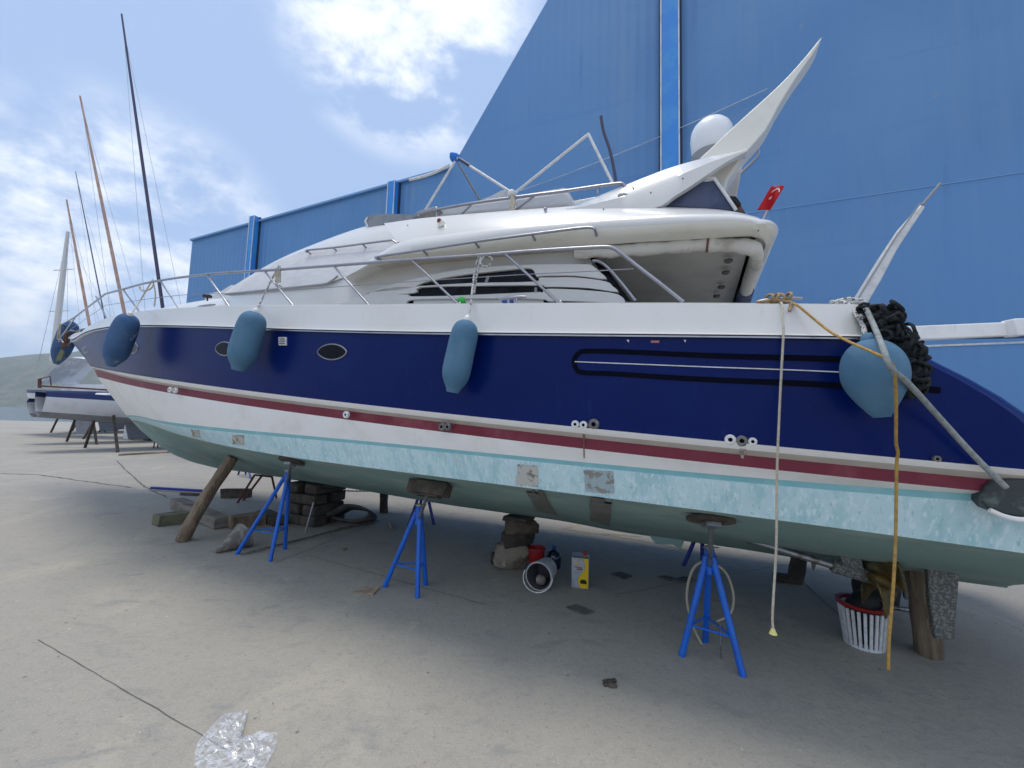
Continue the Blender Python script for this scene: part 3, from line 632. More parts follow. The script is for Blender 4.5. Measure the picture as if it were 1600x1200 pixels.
decal('scraped_patch', [(298, 671), (311, 672), (314, 684), (301, 682)], 'patch', jag=.6)
decal('scraped_patch', [(362, 679), (381, 680), (381, 696), (364, 694)], 'patch', jag=.6)
mrust = mk('rust_weep', (.17, .085, .05), .8, col2=(.34, .25, .2), scale=14, stretch=(1, 1, .2))
decal('rust_weep', [(910.8, 669), (913.6, 669), (913.4, 716), (911.6, 716)], mrust, jag=.3)
decal('rust_weep', [(1155, 697), (1168, 697), (1162, 716), (1158, 716)], mk('dirty_weep', (.26, .21, .18), .8, col2=(.45, .42, .38), scale=30), jag=.8)
bottomline = None
def bot(px, py, lift=.004):              # point on the V bottom, port side
    d = ray(px, py)
    def g(t):
        s, wv, z = local(CAM+d*t); r = [(float(np.interp(s, [x[0] for x in L_], [x[1] for x in L_])), float(np.interp(s, [x[0] for x in L_], [x[2] for x in L_]))) for L_ in (keel, [(a, b*.93, c-.02) for a, b, c in mid], [(a, b*.97, c-.025) for a, b, c in flat], chn)]
        return z-float(np.interp(wv, [a for a, b in r], [b for a, b in r]))+lift
    t = 1.5; fa = g(t)
    while t < 14:
        fb = g(t+.03)
        if fa*fb <= 0 and local(CAM+d*t)[1] < 1.8: return CAM+d*(t+.015)
        t += .03; fa = fb
    raise ValueError((px, py))
def bdecal(pts, mat='primer', n=6):
    (a, b, c, d) = pts; rows = []
    for i in range(n+1):
        v = i/n; row = []
        for j in range(n+1):
            u = j/n; x = (a[0]*(1-u)+b[0]*u)*(1-v)+(d[0]*(1-u)+c[0]*u)*v; y = (a[1]*(1-u)+b[1]*u)*(1-v)+(d[1]*(1-u)+c[1]*u)*v
            if j in (0, n): x += random.uniform(-1.2, 1.2)
            try: row.append(bot(x, y, .006))
            except ValueError: return
        rows.append(row)
    mb = MB(); mb.grid(rows); build('bare_primer_patch', mb, mat, yacht, smooth=60)
bdecal([(819, 763), (846, 767), (870, 806), (838, 798)]); bdecal([(922, 777), (956, 781), (952, 822), (922, 814)])

# ------------------------------------------------------------------ superstructure
Wc = 1.5
cab = plan(Wc, 5.2, 8.75, 2.0, .8)
def resamp(pts, n):                       # n points evenly by length along a traced line
    p = curve_px(pts, 8); d = [0.]
    for a, b in zip(p[:-1], p[1:]): d.append(d[-1]+math.hypot(b[0]-a[0], b[1]-a[1]))
    q = np.linspace(0, d[-1], n); return list(zip(np.interp(q, d, [a for a, b in p]), np.interp(q, d, [b for a, b in p])))
def loft(name, lines_, mat, parent=yacht, n=40, smooth=35, mirror=True, close_top=False, mats=None, nose=False):
    """lines_: (trace, w) from the lowest/outermost to the top"""
    rows = []
    for tr, wf in lines_:
        rows.append([hit(x, y, wf) for x, y in resamp(tr, n)])
    if close_top: rows.append([(s, wv*.45, z+.035) for s, wv, z in rows[-1]]); rows.append([(s, 0, z+.012) for s, wv, z in rows[-1]])
    if nose: rows = [[(r[0][0]+.45, 0., r[0][2]-.02), (r[0][0]+.33, r[0][1]*.5, r[0][2]-.01)]+r for r in rows]
    mb = MB()
    for side in ((1, -1) if mirror else (1,)):
        mb.grid([[P(s, wv*side, z) for s, wv, z in r] for r in rows], mrows=mats)
    return build(name, mb, mat, parent, smooth=smooth)
# foredeck trunk: crest along the centre line
cr = [hit(x, y, q) for x, y, q in [(213, 486, .3), (250, 477, .35), (300, 466, .45), (350, 453, .66)]]
tz = lambda s: float(np.interp(s, [c[0] for c in cr][::-1], [c[2] for c in cr][::-1]))
s_a, s_b = cr[-1][0], cr[0][0]+.9
rows = [[] for _ in range(7)]
for v in np.linspace(0, 1, 24):
    s = s_a*(1-v)*1.0+s_b*v-2.3*(1-v); zz = tz(min(s, cr[0][0])); ed = LF['top'][0](s)-.2; wt = max(.02, LF['top'][1](s)-.42)*(1-.3*v)*(1-.3*(1-v))
    if s > cr[0][0]: zz = zz+(ed-zz)*min(1, (s-cr[0][0])/.9)
    for k, (a, b) in enumerate([(1.0, 0.), (.97, .35), (.86, .66), (.66, .86), (.45, .96), (.2, 1.), (0, 1.)]): rows[k].append((s, wt*a, ed+(zz-ed)*b))
mb = MB()
for side in (1, -1): mb.grid([[P(s, wv*side, z) for s, wv, z in r] for r in rows])
build('foredeck', mb, 'gel', yacht)
# cabin side wall: from side deck to the flybridge underside
base_tr = [(352, 492), (420, 492), (500, 492), (560, 492), (640, 492), (700, 492), (800, 492), (900, 492), (975, 492)]
up_tr = [(345, 461), (420, 452), (500, 444), (535, 435), (600, 412), (700, 402), (800, 392), (890, 384), (918, 392)]
rows = []
bs = resamp(base_tr, 60); us = resamp(up_tr, 60); B_ = []; U_ = []
ub = [hit(x, y, lambda s: cab(s)*.97) for x, y in us]
for (s, wv, z) in ub:
    B_.append((s, cab(s), LF['top'][0](s)-.22)); U_.append((s, wv, z))
# aft edge slopes: bottom goes further aft
ae_b = hit(972, 470, Wc)[0]; ae_t = U_[-1][0]
B_ = [(s-(ae_t-ae_b)*max(0, 1-(s-ae_t)/1.6), cab(s), z) for s, wv, z in B_]
mb = MB()
for side in (1, -1): mb.grid([[P(s, wv*side, z) for s, wv, z in r] for r in [[(q[0][0]+.45, 0., q[0][2]), (q[0][0]+.33, q[0][1]*.5, q[0][2])]+q for q in (B_, between(B_, U_, .5, .03), U_)]])
cabin = build('cabin_side', mb, 'gel', yacht)
# windscreen under its canvas cover
cov_lo = [(345, 461), (380, 457), (420, 452), (460, 448), (500, 444), (520, 440), (535, 434)]
cov_mid = [(345, 460.5), (388, 437), (430, 428), (480, 418), (530, 412), (560, 408), (582, 405)]
cov_hi = [(345, 460), (388, 433), (428, 411), (455, 400), (482, 391), (550, 384), (622, 378)]
loft('windscreen_cover', [(cov_lo, lambda s: cab(s)*.985), (cov_mid, lambda s: cab(s)*.93+.0), (cov_hi, lambda s: cab(s)*.82)], 'canvas', n=30, nose=True)
mb = MB(); mb.tube([HW(x, y, lambda s: cab(s)*.995) for x, y in curve_px([(352, 459), (420, 452.5), (500, 444.5), (516, 440), (528, 431)])], .012, 6); build('cover_hem', mb, 'grey', yacht)
# nose fairing of the flybridge, above the cover
fl = [(345, 460), (388, 433), (428, 411), (455, 400), (482, 391), (550, 384), (622, 378), (640, 376)]
sil = [(345, 459), (385, 434), (420, 413), (455, 396), (500, 378), (535, 365), (570, 354), (600, 349)]
loft('flybridge_nose', [(fl, lambda s: cab(s)*.82), ([(345, 459.5), (386, 433.5), (424, 412), (455, 398), (491, 384.5), (545, 372), (596, 364), (620, 361)], lambda s: cab(s)*.80), (sil, lambda s: cab(s)*.66)], 'gel', n=30, close_top=True, nose=True)
# flybridge side: coaming, ridge, rolled edge and underside
n_ = 70
P1 = [(600, 348), (650, 342), (700, 337), (760, 332), (810, 328), (870, 324), (898, 321), (930, 308), (975, 290), (1010, 277), (1040, 285), (1052, 300), (1058, 318)]
ridge = [(620, 378), (640, 375), (660, 371), (700, 366), (750, 359), (800, 353), (850, 348), (900, 344), (950, 340), (1000, 337), (1050, 334.5), (1100, 333.5), (1140, 334), (1170, 337), (1188, 342)]
top_aft = [(600, 349), (650, 342), (700, 337), (760, 332), (810, 328), (870, 324), (898, 322), (940, 322), (1000, 322), (1060, 324), (1110, 326), (1150, 331), (1180, 339)]
loft('flybridge_side', [(ridge, 1.70), ([(a[0]*.55+b[0]*.45, a[1]*.55+b[1]*.45-1.) for a, b in zip(resamp(ridge, 20), resamp(top_aft, 20))], 1.64), (top_aft, 1.50)], 'gel', n=n_)
ridge2 = [(535, 434), (560, 419), (580, 405), (600, 392), (622, 379)]+ridge[1:]
crease = [(535, 435), (562, 421), (584, 409), (604, 399), (640, 393), (700, 385), (750, 379), (800, 371), (850, 365), (900, 360), (950, 356), (1000, 353), (1050, 350), (1100, 347), (1150, 345), (1186, 350)]
under = [(537, 436), (566, 423), (600, 413), (650, 407), (700, 402), (750, 397), (800, 392), (850, 388), (890, 385), (950, 382), (1000, 378.5), (1050, 376), (1100, 373), (1150, 370), (1182, 369)]
cmid = [(a[0]*.5+b[0]*.5, a[1]*.5+b[1]*.5) for a, b in zip(resamp(crease, 30), resamp(under, 30))]
rr_ = [(a[0]*.5+b[0]*.5, a[1]*.5+b[1]*.5) for a, b in zip(resamp(ridge2, 30), resamp(crease, 30))]
foldw = lambda W_, W2=1.49: (lambda s: W2+(W_-W2)*min(1, max(0, (5.4-s)/1.3)))
edge_rows = [(ridge2, foldw(1.70)), ([(x, y+.8) for x, y in ridge2], foldw(1.725)), (rr_, foldw(1.745)), (crease, foldw(1.745)), (cmid, foldw(1.71)), (under, foldw(1.60))]
rows = [[hit(x, y, wf) for x, y in resamp(tr, n_)] for tr, wf in edge_rows]
# carry the edge round the aft end of the flybridge to the other side
def ring(row, inset):
    s0_, w0_, z0_ = row[-1]; arc = []
    for a in np.linspace(0, math.pi/2, 8)[1:]:
        arc.append((s0_-.13*math.sin(a)+inset*.6, w0_-.22*(1-math.cos(a)), z0_))
    port = row+arc; return [P(s, wv, z) for s, wv, z in port]+[P(s, -wv, z) for s, wv, z in port[::-1]]
rings = [ring(r, i_) for r, i_ in zip(rows, (0.05, .02, 0, .0, .03, .09))]
mb = MB(); mb.grid(rings, mrows=[0, 0, 0, 1, 1])
build('flybridge_edge', mb, ['gel', 'cream'], yacht, smooth=50)
# the top of the flybridge deck and the ceiling under it
tp = ring(rows[0], .05); h_ = len(tp)//2
mb = MB(); mb.grid([tp[:h_], [(a+b)/2+np.array([0, 0, .02]) for a, b in zip(tp[:h_], tp[::-1][:h_])], tp[::-1][:h_]]); build('flybridge_deck', mb, 'gel', yacht)
un = ring(rows[-1], .09); h_ = len(un)//2; mb = MB(); mb.grid([[p+np.array([0, 0, .015]) for p in un[:h_]], [p+np.array([0, 0, .015]) for p in un[::-1][:h_]]]); ceil = build('cockpit_ceiling', mb, 'ceil', yacht)
uz = float(rows[-1][-1][2])
# ceiling spotlights
for px, py in [(1138, 408), (1134, 426), (1127, 449), (1120, 463)]:
    c = G(px, py, uz-.01); mb = MB(); mb.lathe(c+np.array([0, 0, .01]), c-np.array([0, 0, .012]), [(0, .03), (.7, .032), (1, .022), (.7, .018), (.5, .0005)], 16); build('ceiling_spotlight', mb, 'gplug', ceil)
# rolled canvas hanging along the edge of the ceiling
rl = [(900, 402), (930, 401), (960, 400), (1000, 397), (1040, 394), (1080, 391), (1110, 389.5), (1150, 391), (1178, 396)]
pts = [HW(x, y-8, 1.55) for x, y in curve_px(rl, 8)]
aft = [HW(x, y, 1.50) for x, y in [(1184, 392)]][0]
s1_, w1_, z1_ = local(pts[-1]); 
pts += [P(s1_-.03, w1_-.12, z1_), P(s1_-.05, w1_-.35, z1_-.0), P(s1_-.04, .9, z1_), P(s1_-.04, 0.6, z1_-.02)]
rad = [.050+.004*math.sin(i*.55)+.002*math.sin(i*1.3+1)+random.uniform(-.0015, .0015) for i in range(len(pts))]
mb = MB(); mb.tube(pts, rad, 14); build('rolled_canvas', mb, 'roll', yacht, smooth=60)
for i in (47,): 
    if i < len(pts): mb = MB(); d = nrm(pts[min(i+1, len(pts)-1)]-pts[i-1]); mb.lathe(pts[i]-d*.008, pts[i]+d*.008, [(0, rad[i]+.006), (1, rad[i]+.006)], 14); build('canvas_strap', mb, 'brown', yacht)
mb = MB(); q = pts[-6]; 
mb.tube([P(s1_-.04, .62, z1_-.02), P(s1_-.05, -.3, z1_-.03), P(s1_-.04, -.8, z1_-.03), P(s1_-.03, -1.3, z1_-.03), P(s1_, -1.5, z1_-.06)], [.062, .07, .075, .07, .03], 12); build('rolled_canvas', mb, 'navycloth', yacht, smooth=60)
# saloon bulkhead with sliding door glass, cockpit coamings and seat
sb = ae_t+.10; zd = LF['top'][0](1.5)-.75
mb = MB(); mb.prism([P(sb, 1.47, uz), P(sb, -1.47, uz), P(sb-.25, -1.47, zd), P(sb-.25, 1.47, zd)], -yu*.04); bulk = build('saloon_bulkhead', mb, 'ceildk', yacht, smooth=0)
mb = MB(); mb.box(P(1.05, -.9, zd+.25), (.5, 1.0, .5), [yu, yn, np.array([0, 0, 1.])]); build('cockpit_seat', mb, 'gel', yacht, bevel=.04)
slab('small_side_window', [(906, 390), (918, 390), (947, 418), (985, 470), (968, 470), (930, 412)], 1.42, 1.43, 'glass')
# side windows with the moulded louvre bars over them
slab('saloon_window', [(640, 474), (634, 470), (650, 446), (700, 432), (800, 421), (832, 421), (846, 436), (858, 474)], Wc-.05, Wc+.006, 'glass', both=True)
def bar(name, pts, lift=.035, mat='gel', parent=cabin): return slab(name, curve_px(pts, 3), Wc-.02, Wc+lift, mat, parent, bevel=.008, both=True)
louv = [
 [(600, 447), (650, 434), (725, 419), (817, 413), (860, 412), (915, 412), (925, 414), (938, 425), (946, 436), (900, 431), (850, 431), (838, 432), (830, 420), (800, 421), (712, 431), (660, 442), (640, 452), (575, 458)],
 [(575, 459), (605, 450), (646, 448), (656, 447), (740, 442), (834, 440), (842, 434), (860, 433.5), (900, 433.5), (946, 439.5), (957, 447), (964, 456), (920, 450), (870, 448), (850, 448), (842, 445.5), (740, 446.5), (656, 449), (646, 458), (560, 462)],
 [(530, 475), (560, 463), (600, 460), (638, 460), (646, 463), (740, 461), (838, 458.5), (850, 452), (870, 451), (920, 453.5), (965, 459.5), (975, 474), (930, 472), (880, 470), (858, 471), (840, 467), (740, 466.5), (646, 468), (636, 475)]]
for l in louv: bar('louvre_bar', l)
# shade in the gaps under the bars, painted as a near-black backing
slab('louvre_shade_backing', [(838, 428), (860, 414), (915, 412), (945, 434), (974, 474), (850, 474)], Wc-.03, Wc+.008, 'groove', both=True)
slab('louvre_shade_backing', [(578, 457), (646, 445), (646, 474), (535, 474)], Wc-.03, Wc+.008, 'groove', both=True)
# two pale slivers laid on the glass, painted as reflections of curtains
slab('painted_reflection', [(757, 441), (761, 431), (765, 431), (762, 441)], Wc-.02, Wc+.009, 'grey'); slab('painted_reflection', [(835, 449), (839, 449), (839, 457), (835, 457)], Wc-.02, Wc+.009, 'grey')
# grab rails
def rail_on(name, pts, wf, r=.011, feet=(), parent=yacht, off_=.05):
    mb = MB(); c = [HW(x, y, (lambda s: (wf(s) if callable(wf) else wf)+off_)) for x, y in curve_px(pts, 5)]; mb.tube(c, r, 8)
    for px, py in feet:
        a = HW(px, py, (lambda s: (wf(s) if callable(wf) else wf)+off_)); mb.tube([a, a+yn*(off_+.02)-np.array([0, 0, .02])], r*.9, 6)
    return build(name, mb, 'steel', parent, smooth=60)
rail_on('grab_rail', [(590, 404), (592, 401), (660, 390.5), (740, 378), (830, 366), (905, 356.5), (925, 356), (930, 359)], 1.745, feet=[(661, 391), (742, 378), (831, 366), (591, 403), (929, 358)])
rail_on('grab_rail', [(480, 394), (481, 391), (521, 387), (567, 381), (607, 376), (614, 376), (620, 380)], lambda s: cab(s)*.84, feet=[(521, 387.5), (567, 382), (481, 393)])
rail_on('cockpit_grab_rail', [(926, 408), (935, 408), (950, 418), (972, 443), (993, 470)], 1.5, r=.014)
# nav light, horn, vents and small fixings on the flybridge side
c = HW(687, 347, 1.6); nl = MB(); nl.prism([HW(682, 343, 1.66), HW(691, 343, 1.66), HW(693, 352, 1.66), HW(684, 355, 1.66)], yn*.08); n1 = build('navigation_light', nl, 'cream', yacht, bevel=.006)
mb = MB(); mb.prism([HW(683.5, 341.5, 1.67), HW(687.5, 341, 1.67), HW(687, 345.5, 1.67), HW(682.5, 346.5, 1.67)], yn*.03); build('lens', mb, 'redp', n1)
hb = HW(852, 337, 1.58); mb = MB(); mb.lathe(hb+yu*.05, hb-yu*.03, [(0, .02), (.3, .012), (1, .008), (1, 0)], 12); mb.tube([hb, hb+np.array([0, 0, .05])], .008, 8); mb.blob(hb+np.array([0, 0, .055]), (.014, .014, .014), 3, .05, n=2); mb.box(hb-np.array([0, 0, .012]), (.07, .03, .015), [yu, yn, np.array([0, 0, 1.])]); build('horn', mb, 'steel', yacht)
slab('oval_badge', disc_on(974, 306, 9, 4.5, 1.5), 1.5, 1.548, 'grey')
for px, py in [(779, 343), (793, 342), (637, 352), (1067, 279), (1017, 301), (990, 295), (943, 327), (974, 337), (1061, 335), (989, 293)]:
    c = HW(px, py, 1.62); mb = MB(); mb.blob(c, (.006, .006, .006), 1, .02, n=1); build('fixing_screw', mb, 'gplug', yacht)
# radar arch: leg sweeping aft, mirrored; fin, dome and window
leg = [(880, 323), (898, 321), (930, 308), (975, 290), (1010, 276), (1050, 261), (1100, 247), (1166, 233), (1155, 244), (1130, 255), (1108, 270), (1082, 286), (1060, 300), (1040, 314), (1035, 322), (1060, 325), (1000, 327), (930, 327)]
def arch_leg(side):
    mb = MB(); n = 26
    up = resamp([(880, 324), (898, 321), (930, 308), (975, 290), (1010, 276), (1050, 261), (1100, 247), (1140, 239), (1167, 233)], n)
    lo = resamp([(890, 330), (940, 330), (1000, 329), (1034, 321), (1050, 309), (1080, 290), (1105, 273), (1135, 253), (1167, 236)], n)
    rows = []
    U1 = [hit(x, y, 1.42) for x, y in up]; Lo = [hit(x, y, 1.56) for x, y in lo]; M1 = [hit((a[0]+b[0])/2, (a[1]*.62+b[1]*.38), 1.56) for a, b in zip(up, lo)]
    back = [(s, wv-.10, z-.01) for s, wv, z in U1]; back2 = [(s, wv-.05, z) for s, wv, z in Lo]
    R = [Lo, M1, U1, back, back2, Lo]
    mb.grid([[P(s, wv*side, z) for s, wv, z in r] for r in R]); return mb
build('radar_arch', arch_leg(1), 'gel', yacht, smooth=40)
build('radar_arch', arch_leg(-1), 'gel', yacht, smooth=40)
# inner pillar below the arch, its shade put in as a cream colour
pil = [(1105, 264), (1128, 256), (1167, 235), (1150, 262), (1138, 280), (1132, 300), (1117, 282), (1100, 276)]
slab('arch_pillar', pil, 1.18, 1.36, 'cream', bevel=.02, both=True)
mb = MB(); a = hit(1112, 262, 1.3); b = hit(1160, 240, 1.3)
mb.prism([P(a[0], 1.25, a[2]), P(b[0], 1.25, b[2]-.0), P(b[0], 1.25, b[2]-.10), P(a[0], 1.25, a[2]-.10)], yn*2.5); build('arch_crossbeam', mb, 'gel', yacht, bevel=.02)
fin = [(1093, 247), (1108, 234), (1150, 194), (1200, 149), (1232, 118), (1262, 84), (1285, 56), (1270, 84), (1245, 119), (1216, 166), (1196, 203), (1167, 236), (1150, 258), (1125, 262), (1104, 258)]
slab('arch_fin', curve_px(fin, 2), 1.10, 1.28, 'cream', bevel=.035, smooth=60)
slab('arch_window', [(1037, 321), (1052, 308), (1085, 285), (1116, 282), (1124, 290), (1152, 329), (1100, 325)], 1.46, 1.49, 'navycloth', bevel=.004)
mb = MB(); mb.tube([HW(x, y, 1.50) for x, y in curve_px([(1038, 318), (1060, 301), (1083, 283), (1090, 280), (1113, 279), (1119, 283), (1150, 328)])], .012, 8); build('arch_window_rim', mb, 'plug', yacht, smooth=60)
dc = HW(1112, 214, .75); rr0 = 33/660*local(dc)[1]*0+33/660*dc[1]
mb = MB(); mb.lathe(dc-np.array([0, 0, rr0*1.25]), dc+np.array([0, 0, rr0*.95]), [(0, rr0*.72), (.06, rr0*.82), (.25, rr0*.95), (.5, rr0), (.68, rr0*.96), (.8, rr0*.84), (.9, rr0*.64), (.97, rr0*.35), (1, .001)], 28)
dm = build('radar_dome', mb, 'dome', yacht, smooth=60)
mb = MB(); mb.lathe(dc-np.array([0, 0, rr0*1.55]), dc-np.array([0, 0, rr0*1.0]), [(0, rr0*.6), (1, rr0*.97), (1.02, rr0*.97), (1.02, 0)], 24); build('dome_base', mb, 'grey', dm)
mb = MB(); mb.tube([HW(x, y, 1.0) for x, y in [(1185, 216), (1185, 240), (1183, 246), (1137, 291)]], .012, 8); build('arch_stay', mb, 'steel', yacht, smooth=60)
# brown seat back on the flybridge and grey helm covers
slab('flybridge_seat', [(1135, 306), (1144, 305), (1158, 318), (1166, 332), (1148, 330)], .8, 1.1, 'brown', bevel=.02)
slab('black_seat_strap', [(1141, 306), (1150, 307), (1158, 318), (1156, 321)], 1.1, 1.13, 'black')
slab('seat_cover', [(655, 341), (662, 331), (700, 322), (760, 314), (800, 309), (808, 328), (745, 333), (700, 338)], .9, 1.2, 'canvas', bevel=.03)
slab('seat_cover', [(806, 328), (803, 310), (830, 306), (868, 300), (884, 297), (889, 303), (892, 322), (850, 325)], .85, 1.15, 'canvas', bevel=.03)
slab('seat_cover', [(816, 306), (825, 302), (880, 293), (886, 294), (889, 303), (850, 308)], .5, .8, 'canvas', bevel=.03)
slab('seat_cover', [(898, 321), (893, 314), (930, 307), (945, 305)], .3, .7, 'cream', bevel=.02)
slab('helm_screen', [(750, 312), (765, 307), (782, 298), (793, 295), (788, 306), (770, 312)], .5, .56, 'canvas', bevel=.01)
slab('helm_cover', [(643, 340), (650, 330), (665, 325), (682, 321), (684, 326), (668, 332), (655, 341)], .9, 1.3, 'smoke', bevel=.02)
ws = [(569, 345), (573, 339), (582, 335.5), (600, 334), (630, 334.5), (652, 337), (660, 341), (640, 343), (600, 350), (577, 357)]
slab('wind_deflector', ws, 1.0, 1.03, 'smoke', both=False)
slab('wind_deflector_trim', [(573, 356), (569, 345), (573, 339), (575, 339), (572, 345), (576, 356)], 1.0, 1.04, 'plug')
rail_on('flybridge_rail', [(655, 338), (662, 332), (730, 319), (800, 309), (880, 299), (935, 291), (968, 287), (975, 289), (977, 293)], 1.38, r=.014, feet=[])
for a, b in [((737, 319), (720, 336)), ((836, 305), (806, 328)), ((935, 292), (934, 302)), ((682, 329), (683, 340))]:
    mb = MB(); mb.tube([HW(*a, 1.42), HW(*b, 1.42)], .011, 8); build('rail_post', mb, 'steel', yacht, smooth=60)
# folded bimini frame
def pole(name, a, b, w_, r, mat, parent=yacht):
    mb = MB(); mb.tube([HW(*a, w_), HW(*b, w_)], r, 8); return build(name, mb, mat, parent, smooth=60)
for a, b in [((661, 334), (711, 252)), ((713, 246), (803, 303)), ((803, 303), (919, 210)), ((919, 209), (957, 286))]: pole('bimini_pole', a, b, 1.2, .013, 'plug')
pole('bimini_strap', (713, 250), (750, 313), 1.0, .011, 'gplug'); pole('bimini_strap', (717, 248), (734, 259), 1.2, .017, 'mastd')
mb = MB(); mb.blob(HW(712, 246, 1.2), (.045, .035, .035), 5, .3); build('blue_rag', mb, mk('blue_rag_cloth', (.03, .18, .6), .9), yacht)
mb = MB(); mb.tube([HW(x, y, .7) for x, y in curve_px([(939, 182), (943, 205), (952, 232), (958, 258), (963, 287)])], .016, 8); build('whip_antenna', mb, 'mastd', yacht, smooth=60)
mb = MB(); mb.tube([HW(x, y, 1.2) for x, y in curve_px([(702, 258), (680, 269), (660, 276), (640, 281)])], .015, 8); build('bimini_pole', mb, 'plug', yacht, smooth=60)
# hanging coil tied to the rail
mb = MB()
for k in range(5):
    mb.tube(smooth_path([HW(800+math.sin(k)*2.2, 305, 1.45), HW(798+k*1.2, 316, 1.46), HW(797+k*1.4, 327, 1.47), HW(801+k*.5, 329, 1.47), HW(804-k*.3, 318, 1.46), HW(802, 305, 1.45)]), .008, 6)
build('rope_coil', mb, 'rope', yacht, smooth=60)
for px, py in [(801, 304)]:
    mb = MB(); mb.blob(HW(px, py, 1.42), (.035, .035, .03), 9, .3); build('rail_fitting', mb, 'plug', yacht)
# bow and side rail
rw = lambda s: max(.0, LF['top'][1](s)-.07) if s < 13.5 else max(.12, LF['top'][1](min(s, 14.0)))
tr = [(1068, 472), (1030, 442), (1000, 419), (968, 394), (958, 388), (945, 386), (900, 388), (820, 393), (745, 399), (640, 406), (560, 412), (440, 421), (330, 428), (240, 440), (192, 452), (165, 459)]
railp = [HW(x, y, rw) for x, y in curve_px(tr, 4)]
sE, wE, zE = local(railp[-1])
# the pulpit curves round ahead of the stem
tip = [(sE+(13.9-sE)*t, max(.28, wE*(1-t)+.30*t), zE+.10*t) for t in (.25, .5, .75)]+[(14.25, .26, zE+.10), (14.42, .12, zE+.08), (14.45, 0, zE+.07)]
railp = railp+[P(*q) for q in tip]
mb = MB(); rp = railp; mb.tube(rp, .0135, 10); mb.tube([P(local(p)[0], -local(p)[1], local(p)[2]) for p in rp], .0135, 10)
rail = build('deck_rail', mb, 'steel', yacht, smooth=60)
for a, b in [((322, 428), (362, 481)), ((412, 422), (462, 479)), ((520, 414), (580, 477)), ((643, 406), (719, 474)), ((790, 397), (876, 472)), ((250, 438), (285, 487)), ((192, 452), (222, 490)), ((150, 463), (170, 502))]:
    for side in (1, -1):
        pa = hit(*a, rw); pb = hit(*b, rw); mb = MB(); mb.tube([P(pa[0], pa[1]*side, pa[2]), P(pb[0], pb[1]*side, pb[2]-.02)], .0105, 8); mb.lathe(P(pb[0], pb[1]*side, pb[2]-.03), P(pb[0], pb[1]*side, pb[2]+.01), [(0, .022), (.6, .022), (1, .011)], 10)
        build('stanchion', mb, 'steel', rail, smooth=60)
zt_ = zE+.08
for side in (1, -1):
    mb = MB(); mb.tube(smooth_path([P(14.25, .26*side, zt_), P(14.4, .22*side, zt_-.22), P(14.15, .16*side, zt_-.42), P(13.8, .12*side, 3.42)]), .013, 8); build('pulpit_leg', mb, 'steel', rail, smooth=60)
mb = MB(); wire = [(990, 420), (900, 425), (800, 430), (600, 443), (400, 457), (300, 460), (240, 466), (165, 477)]
wp_ = [HW(x, y, rw) for x, y in curve_px(wire, 4)]; sE2, wE2, zE2 = local(wp_[-1]); wp_ += [P(13.6, .42, zE2+.02), P(14.2, .24, zE2+.02), P(14.35, 0, zE2+.02)]
mb.tube(wp_, .0035, 5); build('guard_wire', mb, 'wire', rail)
# anchor in its roller at the stem head
mb = MB(); az = 3.40; mb.bar(P(13.7, 0, az+.05), P(14.45, 0, az+.02), .05, .05); mb.bar(P(14.4, 0, az+.02), P(14.25, 0, az-.18), .05, .03)
mb.prism([P(14.42, .0, az-.02), P(14.2, .16, az-.16), P(14.12, 0, az-.2), P(14.2, -.16, az-.16)], (0, 0, -.02)); mb.tube([P(14.3, .1, az+.02), P(14.3, -.1, az+.02)], .03, 10)
build('anchor', mb, 'dsteel', yacht)
# cleats
def cleat(px, py, w_, ln=.13, mat='steel'):
    c = HW(px, py, w_); mb = MB(); up = np.array([0, 0, 1.])
    mb.tube([c-yu*ln+up*.0, c-yu*ln*.6+up*.004, c+yu*ln*.6+up*.004, c+yu*ln], [.008, .013, .013, .008], 8)
    for t in (-.3, .3): mb.tube([c+yu*ln*t, c+yu*ln*t-up*.07], .011, 8)
    return build('cleat', mb, mat, yacht, smooth=60)
cleat(322, 478, lambda s: LF['top'][1](s)-.1, .16); cleat(801, 466, 1.88, .11); cleat(1217, 469, 1.88, .115)
# towel and green cloth on the side deck
mb = MB(); mb.blob(HW(721, 471, 1.8), (.035, .03, .03), 4, .3); build('green_rag', mb, mk('green_cloth', (.04, .45, .08), .9), yacht)
mb = MB(); mb.blob(HW(793, 472, 1.75), (.035, .03, .02), 6, .3); build('blue_rag', mb, 'bcap', yacht)
# anchor light and small thing on the foredeck
mb = MB(); mb.box(HW(324, 463, .9), (.10, .06, .04)); mb.tube([HW(324, 463, .9), HW(324, 470, .9)], .012, 6); build('foredeck_light', mb, 'black', yacht)
# exhaust recess at the stern quarter
mb = MB(); ov = []
ec = (1592, 778)
ovp = [(1537, 772), (1541, 760), (1552, 752), (1575, 748), (1610, 747), (1640, 750), (1655, 765), (1650, 790), (1630, 806), (1600, 810), (1570, 806), (1548, 797), (1538, 786)]
pl = [HW(x, y, 1.92) for x, y in ovp]; mb.prism(pl, yn*.12); ex = build('trim_tab_bracket', mb, mk('dark_scuffed_bracket', (.035, .045, .045), .6, col2=(.10, .13, .13), scale=12, lo=.5, hi=.65, bump=.3), yacht, bevel=.015)
mb = MB(); mb.tube([HW(x, y, 1.93) for x, y in curve_px([(1546, 797), (1570, 807), (1600, 812), (1640, 808)])], .012, 8); build('bracket_rim', mb, 'stripe', ex)
